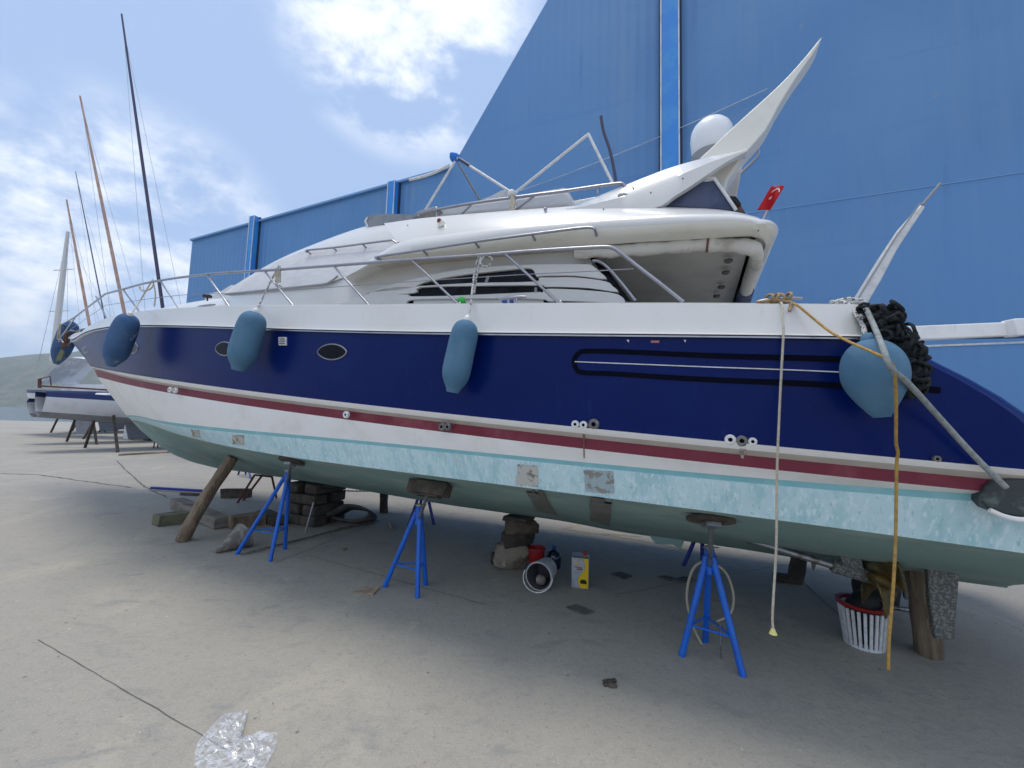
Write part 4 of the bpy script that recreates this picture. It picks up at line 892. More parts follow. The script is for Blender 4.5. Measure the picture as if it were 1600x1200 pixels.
# underwater gear
w5 = .62
mb = MB(); mb.tube([HW(1136, 833, w5), HW(1345, 897, w5)], .028, 12); shaft = build('propeller_shaft', mb, 'dsteel', yacht, smooth=60)
mb = MB(); mb.prism([HW(1306, 852, w5+.03), HW(1341, 856, w5+.03), HW(1352, 894, w5+.03), HW(1346, 906, w5+.03), HW(1297, 892, w5+.03), HW(1318, 882, w5+.03)], yn*.06); mb.tube([HW(1300, 884, w5), HW(1358, 901, w5)], .05, 12); build('shaft_strut', mb, 'wedge', shaft, bevel=.01)
pc = HW(1376, 906, w5); pd = nrm(HW(1345, 897, w5)-HW(1136, 833, w5))
prop = MB(); prop.lathe(pc-pd*.09, pc+pd*.12, [(0, .05), (.5, .055), (.85, .035), (1, .001)], 16)
propo = build('propeller', prop, 'brass', yacht, smooth=50)
e1_ = nrm(np.cross(pd, np.array([0, 0, 1.]))); e2_ = np.cross(pd, e1_)
for k in range(4):
    a0 = k*math.pi/2+.5; rows = []
    for i in range(8):
        r = .04+.24*i/7; wd = .17*math.sin(math.pi*min(1, (i+1.2)/8.5))**.7; tw = math.atan2(.12, r)*.9; row = []
        for j in range(7):
            t = (j/6-.5)*2; a = a0+t*wd/max(r, .09)*math.cos(tw)+.25*i/7; row.append(pc+(e1_*math.cos(a)+e2_*math.sin(a))*r+pd*(t*wd*math.sin(tw)))
        rows.append(row)
    mb = MB(); mb.grid(rows); build('blade', mb, 'brass', propo, smooth=60, solid=.012)
slab('rudder', [(1448, 866), (1500, 872), (1499, 905), (1492, 1000), (1462, 1000), (1452, 935)], w5-.04, w5+.02, 'wedge', bevel=.01)
for (s_, wv) in ((0.25, -.62),):
    mb = MB(); mb.tube([P(1.6, wv, .85), P(.1, wv, .42)], .028, 10); build('propeller_shaft', mb, 'dsteel', yacht)
    mb = MB(); mb.prism([P(-.45, wv, .8), P(-.85, wv, .8), P(-.8, wv, .12), P(-.5, wv, .12)], yn*.05); build('rudder', mb, 'wedge', yacht, bevel=.01)
# ragged skeg shoe under the keel
slab('keel_cooler', [(1012, 834), (1066, 842), (1069, 846), (1064, 858), (1058, 856), (1052, 851), (1035, 851), (1024, 849), (1018, 842)], -.06, .06, 'bottom', bevel=.004)
slab('bow_thruster_fin', [(1268, 876), (1278, 877), (1271, 893)], .1, .14, 'gplug')

# ================================================================== fenders (each with its own rope)
def fender(top, bot, rad, wv, ropepts, label, mat='fender', ball=False, rope='wrope'):
    a = HW(*top, wv); b = HW(*bot, wv); f = root('boat_fender', (a+b)/2, label, 'fender', None if ball else 'long blue fenders hung along the hull')
    d = b-a; L = np.linalg.norm(d); mb = MB()
    if ball: prof = [(-.01, .001), (-.005, .05), (.015, .30), (.05, .50), (.11, .70), (.20, .87), (.31, .97), (.43, 1.), (.54, .97), (.64, .87), (.75, .71), (.86, .52), (.94, .37), (.985, .27), (1., .26), (.97, .22), (.95, .001)]
    else: prof = [(-.008, .001), (0, .22), (.02, .45), (.06, .70), (.12, .87), (.2, .96), (.32, 1.), (.55, 1.0), (.7, .97), (.8, .88), (.88, .70), (.94, .52), (.985, .44), (1, .42), (.975, .36), (.95, .001)]
    pr_ = [(q[0], q[1]) for q in smooth_path([(t, r, 0) for t, r in prof[:-3]], 4)]+prof[-3:]; mb.lathe(a, b, [(t, max(r, .001)*rad) for t, r in pr_], 48)
    for i_, v_ in enumerate(mb.v):
        q_ = v_-a; t_ = (q_@d)/L/L; rv = q_-d*t_; mb.v[i_] = a+d*t_+rv*(1+.03*math.sin(v_[2]*9+v_[0]*7)+.02*math.sin(v_[0]*31))*(1+0.0*L)
    build('fender_body', mb, mat, f, smooth=70)
    mb = MB(); mb.lathe(a-d/L*.035, a+d/L*.02, [(0, .001), (.05, .018), (.5, .03), (1, .035)], 14); build('eye', mb, mat if ball else 'plug', f, smooth=60)
    mb = MB(); pts = smooth_path([a-d/L*.02]+ropepts, 5); mb.tube(pts, .0085, 8); build('rope', mb, rope, f, smooth=60)
    return f
topw = lambda s: max(.02, LF['top'][1](s)-.07)
def rl_(x, y): return HW(x, y, rw)
f1 = fender((730, 500), (707, 613), .105, 2.10, [HW(733, 488, 2.02), HW(736, 470, 1.96), rl_(741, 430), rl_(748, 400), rl_(751, 402), rl_(745, 430), rl_(741, 458)], 'pale blue fender hanging from the rail amidships, between the oval porthole and the outlets')
mb = MB(); c = rl_(760, 408); mb.tube([c+(yu*math.cos(t)*.05+np.array([0, 0, 1.])*math.sin(t)*.042) for t in np.linspace(0, 5.6, 22)], .008, 8); build('rope_loop', mb, 'wrope', f1, smooth=60)
f2 = fender((399, 487), (372, 578), .125, lambda s: side_w(s)+.2, [HW(402, 483, lambda s: LF['top'][1](s)+.05), rl_(418, 450), rl_(434, 419), rl_(437, 418), rl_(431, 440), rl_(440, 448)], 'blue fender half covering a porthole beside the small white vent')
mb = MB()
for k in range(4): mb.tube([rl_(431+k*2.2, 419), rl_(430+k*2.5, 430), rl_(434+k*1.2, 441)], .009, 6)
build('rope_hitch', mb, 'rope', f2, smooth=60)
f3 = fender((203, 492), (174, 570), .128, lambda s: side_w(s)+.28, [HW(206, 489, lambda s: LF['top'][1](s)+.2), rl_(220, 468), rl_(237, 440), rl_(239, 440), rl_(243, 460), rl_(241, 479)], 'blue fender near the bow with a slanting rope tied to the rail', 'fenderdk', rope='rope')
mb = MB(); c = rl_(229, 446); mb.tube([c+(yu*math.cos(t)*.16+np.array([0, 0, 1.])*math.sin(t)*.07) for t in np.linspace(3.1, 6.3, 12)], .010, 8); build('rope_loop', mb, 'rope', f3, smooth=60)
bx = local(D(104, 530, 9.6))
a_ = D(113, 503, 9.55); b_ = D(88, 568, 9.75)
f4 = root('boat_fender', (a_+b_)/2, 'scuffed dark blue fender hung out ahead of the bow, furthest left', 'fender', 'long blue fenders hung along the hull')
mb = MB(); prof = [(-.008, .001), (0, .22), (.03, .50), (.08, .76), (.16, .92), (.28, 1.), (.55, 1.0), (.72, .93), (.84, .74), (.94, .48), (1, .30), (.97, .001)]; mb.lathe(a_, b_, [(t, r*.18) for t, r in prof], 28); build('fender_body', mb, 'fenderdk', f4, smooth=70)
mb = MB()
q = D(103, 523, 9.30); mb.prism([D(101, 520, 9.28), D(106, 519, 9.28), D(103, 536, 9.3), D(109, 540, 9.3), D(98, 543, 9.3), D(93, 540, 9.3), D(99, 535, 9.3)], (0, .03, 0)); build('scuff_tape', mb, 'rust', f4)
mb = MB(); mb.prism([D(95, 545, 9.32), D(100, 550, 9.32), D(96, 561, 9.36), D(87, 565, 9.38), D(89, 556, 9.36)], (0, .03, 0)); build('worn_patch', mb, 'olive', f4)
mb = MB(); mb.tube(smooth_path([a_, D(117, 496, 9.5), P(14.2, .3, zE-.25), P(14.1, .34, zE+.08), P(14.0, .36, zE+.05), P(14.15, .3, zE-.3)]), .011, 8); build('rope', mb, 'rope', f4, smooth=60)
fb = fender((1356, 531), (1378, 652), .134, 2.02+.14, [HW(1350, 520, 2.02), HW(1346, 505, 1.99), HW(1342, 492, 1.96), HW(1336, 481, 1.9), HW(1318, 472, 1.85), HW(1308, 470, 1.8)], 'big round pale blue ball fender at the stern quarter', ball=True)
mb = MB()
mb.tube(smooth_path([HW(1352, 527, 2.05), HW(1350, 510, 2.0), HW(1338, 492, 1.97), HW(1330, 478, 1.88), HW(1312, 474, 1.8)]), .009, 8)
mb.tube(smooth_path([HW(1338, 497, 1.98), HW(1345, 493, 1.99), HW(1352, 500, 1.99), HW(1358, 508, 1.99)]), .011, 8); build('knotted_rope', mb, 'wrope', fb, smooth=60)
# stern bollard with rope turns
mb = MB()
for k in range(5):
    c = HW(1322, 471+k*.9, 1.8); mb.tube([c+yu*.07*math.cos(t)+yn*.03*math.sin(t)+np.array([0, 0, .01*math.sin(3*t+k)]) for t in np.linspace(0, 6.28, 18)], .009, 6)
t_ = build('coiled_mooring_rope', mb, 'wrope', None, loc=HW(1322, 474, 1.8), smooth=60); tag(t_, 'flecked white rope wound in turns on the stern end of the white bulwark', 'rope')
# lines hanging from the aft cleat
def rope_thing(name, pts, r, mat, label, cat='rope', n=5, group=None):
    mb = MB(); p = smooth_path(pts, n); mb.tube(p, r, 8); o = build(name, mb, mat, None, loc=p[-1], smooth=60); tag(o, label, cat, group); return o
T2 = HW(1222, 471, 1.9)
end = G(1208, 986, .06); hang = [HW(1222, 476, 1.95), HW(1223, 500, 2.0), HW(1224, 524, 2.03), HW(1221, 580, 2.04), HW(1218, 640, 2.04), HW(1214, 740, 2.04), HW(1213, 850, 2.04), HW(1208, 940, 2.04), HW(1207, 968, 2.04), HW(1208, 983, 2.04)]
o = rope_thing('hanging_rope', [HW(1216, 470, 1.88)]+hang, .0063, 'rope', 'cream rope hanging straight from the aft cleat almost to the concrete')
mb = MB(); c = HW(1208, 985, 2.04); mb.lathe(c+np.array([0, 0, .012]), c-np.array([0, 0, .018]), [(0, .008), (.5, .013), (1, .02), (1, .001)], 10); build('frayed_end', mb, mk('yellowed_rope_end', (.6, .55, .2), .9), o)
rope_thing('yellow_rope', [HW(1235, 472, 1.9), HW(1247, 478, 1.97), HW(1275, 501, 2.02), HW(1300, 520, 2.12), HW(1331, 536, 2.28), HW(1365, 551, 2.40), HW(1386, 562, 2.42), HW(1396, 574, 2.40), HW(1399, 600, 2.36), HW(1400, 640, 2.26), HW(1400, 690, 2.12), HW(1403, 708, 2.06), HW(1401, 730, 2.04), HW(1399, 850, 2.03), HW(1394, 940, 2.02), HW(1389, 1000, 2.02), HW(1388, 1046, 2.0)], .0068, 'orope', 'orange-yellow rope looped over the ball fender and hanging down to the ground')
mb = MB(); rr = random.Random(4)
for k in range(4):
    c = HW(1216, 470.5, 1.88); ph = rr.uniform(0, 6)
    mb.tube([c+yu*(.03*k-.05)+yu*.02*math.cos(t+ph)+yn*.045*math.sin(t)+np.array([0, 0, .012+.028*math.cos(t)]) for t in np.linspace(0, 6.28, 14)], .009, 6)
mb.tube(smooth_path([HW(1182, 472, 1.9), HW(1195, 471, 1.92), HW(1210, 468, 1.92), HW(1228, 471, 1.92), HW(1236, 473, 1.93), HW(1234, 486, 1.96)]), .009, 6)
o = build('tan_rope_turns', mb, 'trope', None, loc=T2, smooth=60); tag(o, 'tan rope wrapped round the aft cleat on the white bulwark', 'rope')
rope_thing('mooring_line', [HW(1346, 473, 1.9), HW(1352, 480, 2.0), HW(1366, 510, 2.1), HW(1380, 545, 2.38), HW(1392, 575, 2.42), HW(1420, 600, 2.25), HW(1470, 655, 2.06), HW(1520, 710, 2.0), HW(1572, 762, 1.97)], .0125, 'grope', 'thick grey line pulled tight across the ball fender down to the stern bracket')
# heap of black mooring rope over the stern corner
mb = MB(); rr = random.Random(12)
core = [(1368, 492, 34, 12), (1385, 498, 30, 18), (1400, 515, 24, 24), (1385, 520, 20, 14), (1412, 540, 20, 20), (1425, 552, 22, 16), (1430, 572, 16, 18), (1432, 590, 12, 18), (1428, 603, 10, 12)]
for (cx, cy, dx, dy) in core*7:
    c = HW(cx-5+rr.uniform(-.35, .35)*dx, cy+rr.uniform(-.4, .4)*dy, 2.0); p = []; x = np.array([rr.gauss(0, 1) for _ in range(3)])*.03; dr = nrm(np.array([rr.gauss(0, 1) for _ in range(3)]))
    ax_ = nrm(np.array([rr.gauss(0, 1) for _ in range(3)])); lim = .0010*(dx+dy)+.030
    for k in range(16):
        dr = nrm(dr+np.cross(ax_, dr)*rr.uniform(.6, 1.1)+np.array([rr.gauss(0, 1) for _ in range(3)])*.25-x*6); x = x+dr*.03
        if np.linalg.norm(x) > lim: x = x/np.linalg.norm(x)*lim
        p.append(c+x)
    mb.tube(smooth_path(p, 4), rr.uniform(.007, .011), 6)
o = build('black_rope_heap', mb, 'blackrope', None, loc=HW(1400, 560, 1.95), smooth=60); tag(o, 'tangled heap of thick black mooring rope draped over the stern corner', 'rope')

# flag
fl_ = root('flag', HW(1180, 345, 1.0), 'small red flag with white star and crescent on a short staff', 'flag')
mb = MB(); mb.tube([HW(1190, 348, .94), HW(1213, 296, .94)], .007, 8); build('flag_staff', mb, 'plug', fl_, smooth=60)
Q = [(1183, 328), (1203, 328), (1226, 291), (1206, 290)]     # hoist low: lower left, lower right, upper right, upper left
def fp(u, v, lift=0.):
    x = (Q[0][0]*(1-u)+Q[1][0]*u)*(1-v)+(Q[3][0]*(1-u)+Q[2][0]*u)*v; y = (Q[0][1]*(1-u)+Q[1][1]*u)*(1-v)+(Q[3][1]*(1-u)+Q[2][1]*u)*v
    return HW(x, y+1.6*math.sin(u*6.3)*v, 1.0+.025*math.sin(u*6+v*3)+lift)
mb = MB(); mb.grid([[fp(u, v) for u in np.linspace(0, 1, 12)] for v in np.linspace(0, 1, 16)]); cl = build('flag_cloth', mb, 'flagred', fl_, solid=.003)
mb = MB(); cu, cv = .46, .50; st = []
for k in range(10):
    r = (.16 if k % 2 == 0 else .065); a = k*math.pi/5+.3; st.append((cu+r*math.cos(a), cv+r*.62*math.sin(a)))
c0 = len(mb.v); mb.add([fp(cu, cv, .006)]+[fp(u, v, .006) for u, v in st], [(0, i+1, (i+1) % 10+1) for i in range(10)])
o1 = []; o2 = []
for a in np.linspace(.25, 2.75, 14):
    o1.append(fp(.55+.36*math.cos(a), .70+.20*math.sin(a), .006)); o2.append(fp(.55+.30*math.cos(a), .66+.17*math.sin(a)+.01, .006))
mb.grid([o1, o2]); build('star_and_crescent', mb, 'flagwhite', cl)

# raised gangway aft, and the white boom beyond the stern
gy = 1.35
g_ = root('gangway', HW(1350, 475, gy), 'white folding gangway raised steeply at the stern, tapering upward', 'gangway')
mb = MB(); mb.prism([HW(1333, 470, gy), HW(1372, 406, gy), HW(1404, 358, gy), HW(1440, 318, gy), HW(1447, 322, gy), HW(1424, 356, gy), HW(1402, 390, gy), HW(1378, 436, gy), HW(1354, 477, gy)], yn*.04); build('gangway_plank', mb, 'plug', g_, bevel=.012)
mb = MB(); mb.tube([HW(1339, 470, gy+.02), HW(1400, 370, gy+.02), HW(1438, 318, gy+.02)], .005, 6); mb.tube([HW(1441, 320, gy), HW(1470, 286, gy)], .008, 6); build('gangway_rail', mb, 'grey', g_, smooth=60)
bo = root('white_boom', D(1500, 520, 4.2), 'white box boom reaching aft behind the black rope heap', 'boom')
mb = MB(); za = D(1420, 518, 4.6); zb = D(1596, 509, 4.6)
mb.bar(D(1412, 522, 4.7), D(1597, 514, 4.7), .12, .155); build('boom_beam', mb, 'stripe', bo, bevel=.012)
mb = MB(); mb.bar(D(1576, 513, 4.62), D(1594, 512, 4.62), .14, .19); build('end_cap', mb, 'stripe', bo, bevel=.012)
mb = MB(); mb.bar(D(1412, 529, 4.75), D(1610, 526, 4.75), .04, .03); build('lower_trim', mb, 'bluestr', bo); mb = MB(); mb.tube([D(1440, 541, 4.7), D(1620, 534, 4.7)], .011, 6); build('tie_line', mb, 'plug', bo)
mb = MB(); mb.bar(D(1500, 545, 4.75), D(1500, 760, 4.75), .06, .06); 
mb2 = MB(); mb2.bar(D(1425, 520, 4.8), P(-.2, .9, 1.9), .07, .07); build('boom_bracket', mb2, 'dsteel', bo)

# ================================================================== stands and props under the hull
def stand(name, feet, apex_px, pole_px, mats, label, group, pad, braces=.3):
    F_ = [G(*f) for f in feet]; c = sum(F_)/3; r = root(name, c, label, 'boat stand', group)
    d = ray(*apex_px); t = (c[1]+.0)/1.0; ap = CAM+d*c[1]; ap = np.array([c[0]+(ap[0]-c[0])*.7, c[1], ap[2]])
    for f in F_:
        mb = MB(); mb.tube([f+np.array([0, 0, .0]), ap+(f-ap)*.02+nrm(np.array([f[0]-c[0], f[1]-c[1], 0]))*.02], .0235, 12); build('leg', mb, mats[0], r, smooth=60)
    mb = MB()
    for i in range(3):
        a = F_[i]+(ap-F_[i])*braces; b = F_[(i+1) % 3]+(ap-F_[(i+1) % 3])*braces; mb.tube([a, b], .008, 8)
    build('brace', mb, mats[0], r, smooth=60)
    mb = MB(); mb.tube([ap-np.array([0, 0, .14]), ap+np.array([0, 0, .035])], .034, 14); cl = build('collar', mb, mats[0], r, smooth=60)
    top = pole_px
    mb = MB(); mb.tube([ap-np.array([0, 0, .1]), top], .0165, 12); mb.tube([ap+np.array([0, 0, .04]), ap+np.array([0, 0, .06])], .032, 12); mb.tube([ap+np.array([-.05, 0, .05]), ap+np.array([.07, 0, .05])], .006, 6); build('screw_jack', mb, 'dsteel', r, smooth=60)
    return r, top, ap
def hullpt(px, py): return bot(px, py, .0)
import itertools
def slope_at(px, py):
    p = hullpt(px, py); q = bot(px+12, py+1.6, .0); s_, w_, z_ = local(p); 
    r = [(float(np.interp(s_, [x[0] for x in L_], [x[1] for x in L_])), float(np.interp(s_, [x[0] for x in L_], [x[2] for x in L_]))) for L_ in (keel, mid, flat)]
    a = P(s_, r[1][0], r[1][1]); b = P(s_, r[2][0], r[2][1]); return p, nrm(q-p), nrm(b-a)
grp = 'bright blue tripod stands along the near side of the hull'
for k, (feet, apx, pp, lab, kind) in enumerate([
  ([(370, 866), (445, 858), (422, 877)], (461, 742), (457, 722), 'blue tripod stand beside the leaning log, nearest the bow', 'disc'),
  ([(601, 917), (665, 914), (652, 934)], (659, 797), (674, 756), 'blue tripod stand with a dark timber block on top, beside the plywood offcut', 'block'),
  ([(1065, 1025), (1102, 1003), (1161, 1057)], (1110, 866), (1110, 812), 'blue tripod stand with a hose looped round it, nearest the stern', 'disc')]):
    pt, ex_, ew_ = slope_at(pp[0], pp[1]-4)
    nn_ = nrm(np.cross(ex_, ew_)); nn_ = nn_ if nn_[2] > 0 else -nn_
    topp = pt-nn_*(.03 if kind == 'disc' else .13)
    r, top, ap = stand('boat_stand', feet, apx, topp, ('sblue',), lab, grp, kind)
    if kind == 'disc':
        mb = MB(); x_ = nrm(np.cross(nn_, np.array([0, 1., 0]))); mb.lathe(topp-nn_*.0, topp+nn_*.028, [(0, .001), (0, .115), (.9, .115), (1, .001)], 24)
        for i_ in range(len(mb.v)):
            q_ = mb.v[i_]-topp; mb.v[i_] = topp+q_+yu*(q_@yu)*.35
        build('pad', mb, 'dwood', r, bevel=.004)
        mb = MB(); mb.box(topp-nn_*.02, (.10, .08, .03), [ex_, np.cross(nn_, ex_), nn_]); build('pad_socket', mb, 'dsteel', r)
    else:
        mb = MB(); mb.box(topp+nn_*.065, (.40, .13, .115), [ex_, nrm(np.cross(nn_, ex_)), nn_], jit=.006); build('timber_block', mb, 'dwood', r, bevel=.012)
        mb = MB(); mb.box(topp-nn_*.003, (.24, .10, .012), [ex_, nrm(np.cross(nn_, ex_)), nn_]); build('steel_plate', mb, 'dwood', r)
    if k == 2:
        mb = MB(); mb.box((G(1102, 1003)+G(1161, 1057))/2*.5+ap*.5*np.array([1, 1, .0])+np.array([0, 0, .28]), (.05, .04, .10)); 
        mb = MB(); mb.tube([G(1126, 1030)+np.array([0, 0, .0]), G(1126, 1030)+np.array([0, 0, .26])], .006, 6); mb.tube([G(1131, 1030)+np.array([0, 0, .16]), G(1131, 1030)+np.array([0, 0, .26])], .007, 6); build('handle', mb, 'dsteel', r)
gr2 = 'shade-darkened blue tripod stands along the far side of the hull'
for feet, apx, lab in [([(638, 821), (653, 813), (678, 820)], (664, 757), 'shade-darkened blue tripod stand on the far side, seen behind the stand with the timber block'),
                  ([(1068, 884), (1097, 897), (1120, 882)], (1099, 822), 'shade-darkened blue tripod stand on the far side, seen behind the stand with the hose'),
                  ([(372, 742), (392, 748), (384, 741)], (381, 712), 'shade-darkened blue tripod stand on the far side, small beyond the leaning log')]:
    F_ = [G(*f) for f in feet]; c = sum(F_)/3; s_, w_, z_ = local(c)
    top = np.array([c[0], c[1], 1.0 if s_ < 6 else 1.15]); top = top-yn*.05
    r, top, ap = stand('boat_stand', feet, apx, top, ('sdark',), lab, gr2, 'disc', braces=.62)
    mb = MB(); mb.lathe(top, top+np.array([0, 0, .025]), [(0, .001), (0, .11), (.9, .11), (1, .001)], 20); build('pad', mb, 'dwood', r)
# timber props
def log(name, a, b, r0_, r1_, label, mat='wood', cat='timber prop', group=None, n=16, sq=0., seed=1):
    rr = random.Random(seed); a = A3(a); b = A3(b); k = 14; t = nrm(b-a); x = nrm(np.cross(t, np.array([.13, .9, .3]))); y = np.cross(t, x); rows = []
    ph = [rr.uniform(0, 6) for _ in range(6)]
    for i in range(k+1):
        u = i/k; r = r0_*(1-u)+r1_*u; c = a+(b-a)*u+x*.012*math.sin(u*5+ph[0])+y*.012*math.sin(u*4+ph[1])
        rows.append([c+(x*math.cos(q)+y*math.sin(q))*r*(1+.07*math.sin(3*q+ph[2]+u*2)+.04*math.sin(7*q+ph[3])+.05*math.sin(u*17+q*2+ph[4])+rr.uniform(-.02, .02)) for q in [2*math.pi*j/n for j in range(n)]])
    mb = MB(); o = len(mb.v); mb.grid(rows, close=True); L = len(rows); mb.f.append(tuple(range(n))[::-1]); mb.m.append(0); mb.f.append(tuple((L-1)*n+j for j in range(n))); mb.m.append(0)
    ob = build(name, mb, mat, None, loc=a, smooth=50); tag(ob, label, cat, group); return ob
gl = 'round timber props wedged under the hull'
tp_ = bot(362, 712, 0.0)
log('timber_prop', G(283, 846), tp_-np.array([0, 0, .02]), .082, .074, 'long weathered log leaning against the hull, furthest left', group=gl, seed=2)
b4 = G(1452, 1024); t4 = hit(1437, 856, .75); t4 = P(*t4)
log('timber_prop', b4, np.array([b4[0]-.04, b4[1]+.02, .93]), .088, .095, 'thick dark wood post standing under the stern beside the rudder', 'wood', group=gl, seed=5)
pb = MB(); q4 = np.array([b4[0]-.04, b4[1]+.02, .95]); pb.box(q4, (.5, .22, .03), [nrm(yu+np.array([0, 0, -.05])), yn, np.array([0, 0, 1.])], jit=.004); o = build('plywood_pad', pb, 'primer', None, loc=q4); tag(o, 'thin board wedged between the stern post and the hull', 'board')
log('timber_prop', G(601, 801), G(601, 801)+np.array([-.02, -.15, 1.0]), .07, .07, 'short dark post on the far side, left of the shade-darkened blue tripod stand', 'dwood', group=gl, seed=8)
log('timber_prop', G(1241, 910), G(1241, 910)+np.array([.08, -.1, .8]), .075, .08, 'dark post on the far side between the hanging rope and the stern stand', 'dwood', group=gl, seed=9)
mb = MB(); mb.box(G(1230, 909)+np.array([0, 0, .04]), (.26, .12, .07), [nrm(np.array([1, -.3, .0])), nrm(np.array([.3, 1, 0])), np.array([0, 0, 1.])]); o = build('timber_wedge', mb, 'dwood', None, loc=G(1230, 909), bevel=.01); tag(o, 'small dark wedge lying at the foot of the far post near the hanging rope', 'timber')

# stack of rocks under the keel
gs = 'rocks stacked under the keel'
base = G(803, 893); base = np.array([base[0], base[1]+.17, 0])
for k, (dx, dz, r, mt, lab) in enumerate([(-.03, .165, (.25, .2, .16), 'rock', 'pale rough boulder at the bottom of the keel stack'), (.03, .37, (.25, .21, .10), 'rockd', 'dark jagged rock second from the bottom of the keel stack'), (.035, .535, (.255, .21, .095), 'rock', 'brown squared rock near the top of the keel stack'),]):
    mb = MB(); dz_ = dz*.88; hull_rock(mb, np.array([base[0]+dx, base[1], dz_]), r, 20+k); o = build('keel_rock', mb, 'rock' if k == 0 else ('rockd' if k == 1 else mk('brown_rock', (.13, .10, .07), .95, col2=(.08, .06, .045), scale=5, bump=1., bscale=16)), None, loc=(base[0], base[1], dz_-r[2]), smooth=40); tag(o, lab, 'rock', gs)
mb = MB(); hull_rock(mb, np.array([base[0]-.20, base[1]-.02, .08]), (.09, .08, .085), 31); o = build('keel_rock', mb, 'rockd', None, loc=(base[0]-.2, base[1], 0), smooth=40); tag(o, 'small dark stone at the left foot of the keel stack', 'rock', gs)
mb = MB(); hull_rock(mb, np.array([base[0]+.15, base[1]+.05, .36]), (.08, .12, .2), 33); o = build('keel_rock', mb, 'rockd', None, loc=(base[0]+.17, base[1], .1), smooth=40); tag(o, 'dark stone wedged at the right side of the keel stack', 'rock', gs)
mb = MB(); kz0 = keel_z(local(base)[0]); mb.box((base[0]+.05, base[1], kz0-.02-.02), (.30, .30, .05), [yu, yn, np.array([0, 0, 1.])], jit=.01); mb.v = [v for v in mb.v]; o = build('packing_board', mb, 'dwood', None, loc=(base[0]+.05, base[1], kz0-.05), bevel=.006); tag(o, 'dark packing board squeezed between the rock stack and the keel', 'board')
# timber crib under the keel forward
gb = 'dark timbers of the crib under the forward keel'
cb = G(478, 822); cb = np.array([cb[0]+.0, cb[1]+.3, 0]); kzf = keel_z(local(cb)[0])
lay = int(4)
nm_ = ['lowest', 'second', 'third', 'topmost']
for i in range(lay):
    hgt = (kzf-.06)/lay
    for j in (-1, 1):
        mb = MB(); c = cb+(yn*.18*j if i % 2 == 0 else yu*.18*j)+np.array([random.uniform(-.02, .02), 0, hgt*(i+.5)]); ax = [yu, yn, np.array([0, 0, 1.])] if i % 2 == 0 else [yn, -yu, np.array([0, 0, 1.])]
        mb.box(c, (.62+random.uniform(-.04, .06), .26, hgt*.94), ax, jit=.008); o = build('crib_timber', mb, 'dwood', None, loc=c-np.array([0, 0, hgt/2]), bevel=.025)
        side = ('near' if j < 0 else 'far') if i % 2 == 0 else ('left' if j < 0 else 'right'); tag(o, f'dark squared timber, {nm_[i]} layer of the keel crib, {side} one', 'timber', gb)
mb = MB(); mb.box(cb+np.array([-.02, 0, kzf-.035]), (.75, .35, .035), [yu, yn, np.array([0, 0, 1.])], jit=.004); o = build('packing_board', mb, 'dwood', None, loc=cb+np.array([0, 0, kzf-.05]), bevel=.005); tag(o, 'long dark board on top of the timber crib under the keel', 'board')
mb = MB(); mb.box(cb+np.array([-.38, .0, kzf-.14]), (.16, .10, .06), [yu, yn, np.array([0, 0, 1.])]); o = build('orange_brick', mb, mk('orange_brick', (.5, .22, .12), .9, col2=(.4, .16, .09), scale=9), None, loc=cb+np.array([-.38, 0, kzf-.17]), bevel=.008); tag(o, 'orange brick at the left end of the timber crib', 'brick')
mb = MB(); mb.tube([G(477, 832), G(477, 832)+np.array([.07, .05, .42])], .014, 8); o = build('leaning_iron_rod', mb, 'dsteel', None, loc=G(477, 832), smooth=60); tag(o, 'thin pale rod leaning on the front of the timber crib', 'rod')
# trestle beyond
tr_ = root('trestle', G(398, 795), 'low rusty steel trestle beyond the first blue stand', 'trestle')
ta = G(372, 786); 
top1 = D(398, 742, ta[1]); top2 = D(425, 745, ta[1]+.1)
for (a, b) in [(G(371, 786), top1+np.array([0, 0, 0])), (G(380, 782), top1+np.array([.05, .2, 0])), (G(432, 778), top2)]:
    mb = MB(); mb.bar(a, b, .03, .03); build('trestle_leg', mb, 'rust', tr_)
mb = MB(); mb.bar(top1, top2, .04, .03); mb.bar(top1+np.array([.05, .2, 0]), top2+np.array([0, .2, 0]), .04, .03); build('trestle_top', mb, 'rust', tr_)
# loose timbers on the ground at the left
def beam(px1, px2, h, wd, label, mat='wood2', z1=0., z2=0., jit=.015):
    a = G(*px1)+np.array([0, 0, h/2+z1]); b = G(*px2)+np.array([0, 0, h/2+z2]); mb = MB(); mb.bar(a, b, wd, h, jit=jit); o = build('timber_beam', mb, mat, None, loc=a-np.array([0, 0, h/2]), bevel=.012); tag(o, label, 'timber', 'loose timbers lying beside the leaning log'); return o
beam((276, 800), (347, 826), .17, .2, 'grey squared beam lying under the leaning log', z1=.06, z2=0)
beam((358, 826), (412, 818), .17, .2, 'brown short beam lying between the leaning log and the first blue stand', 'wood')
beam((242, 822), (290, 815), .15, .25, 'mossy grey plank end left of the leaning log foot', mk('mossy_timber', (.17, .16, .10), .9, col2=(.10, .10, .07), scale=7, bump=.6))
beam((347, 777), (391, 777), .17, .2, 'dark squared block lying by itself beyond the leaning log', 'dwood')
beam((410, 808), (436, 822), .13, .2, 'dark stub of timber against the near blue stand leg', 'dwood')
log('far_log', G(186, 712), G(272, 707), .05, .075, 'pale log lying flat on the concrete beyond the bow', 'wood', 'log', seed=14)
mb = MB(); mb.bar(G(236, 766)+np.array([0, 0, .05]), G(335, 772)+np.array([0, 0, .05]), .06, .05); o = build('blue_steel_bar', mb, 'sdark', None, loc=G(236, 766), bevel=.004); tag(o, 'dark blue steel bar lying on the ground behind the leaning log', 'bar')
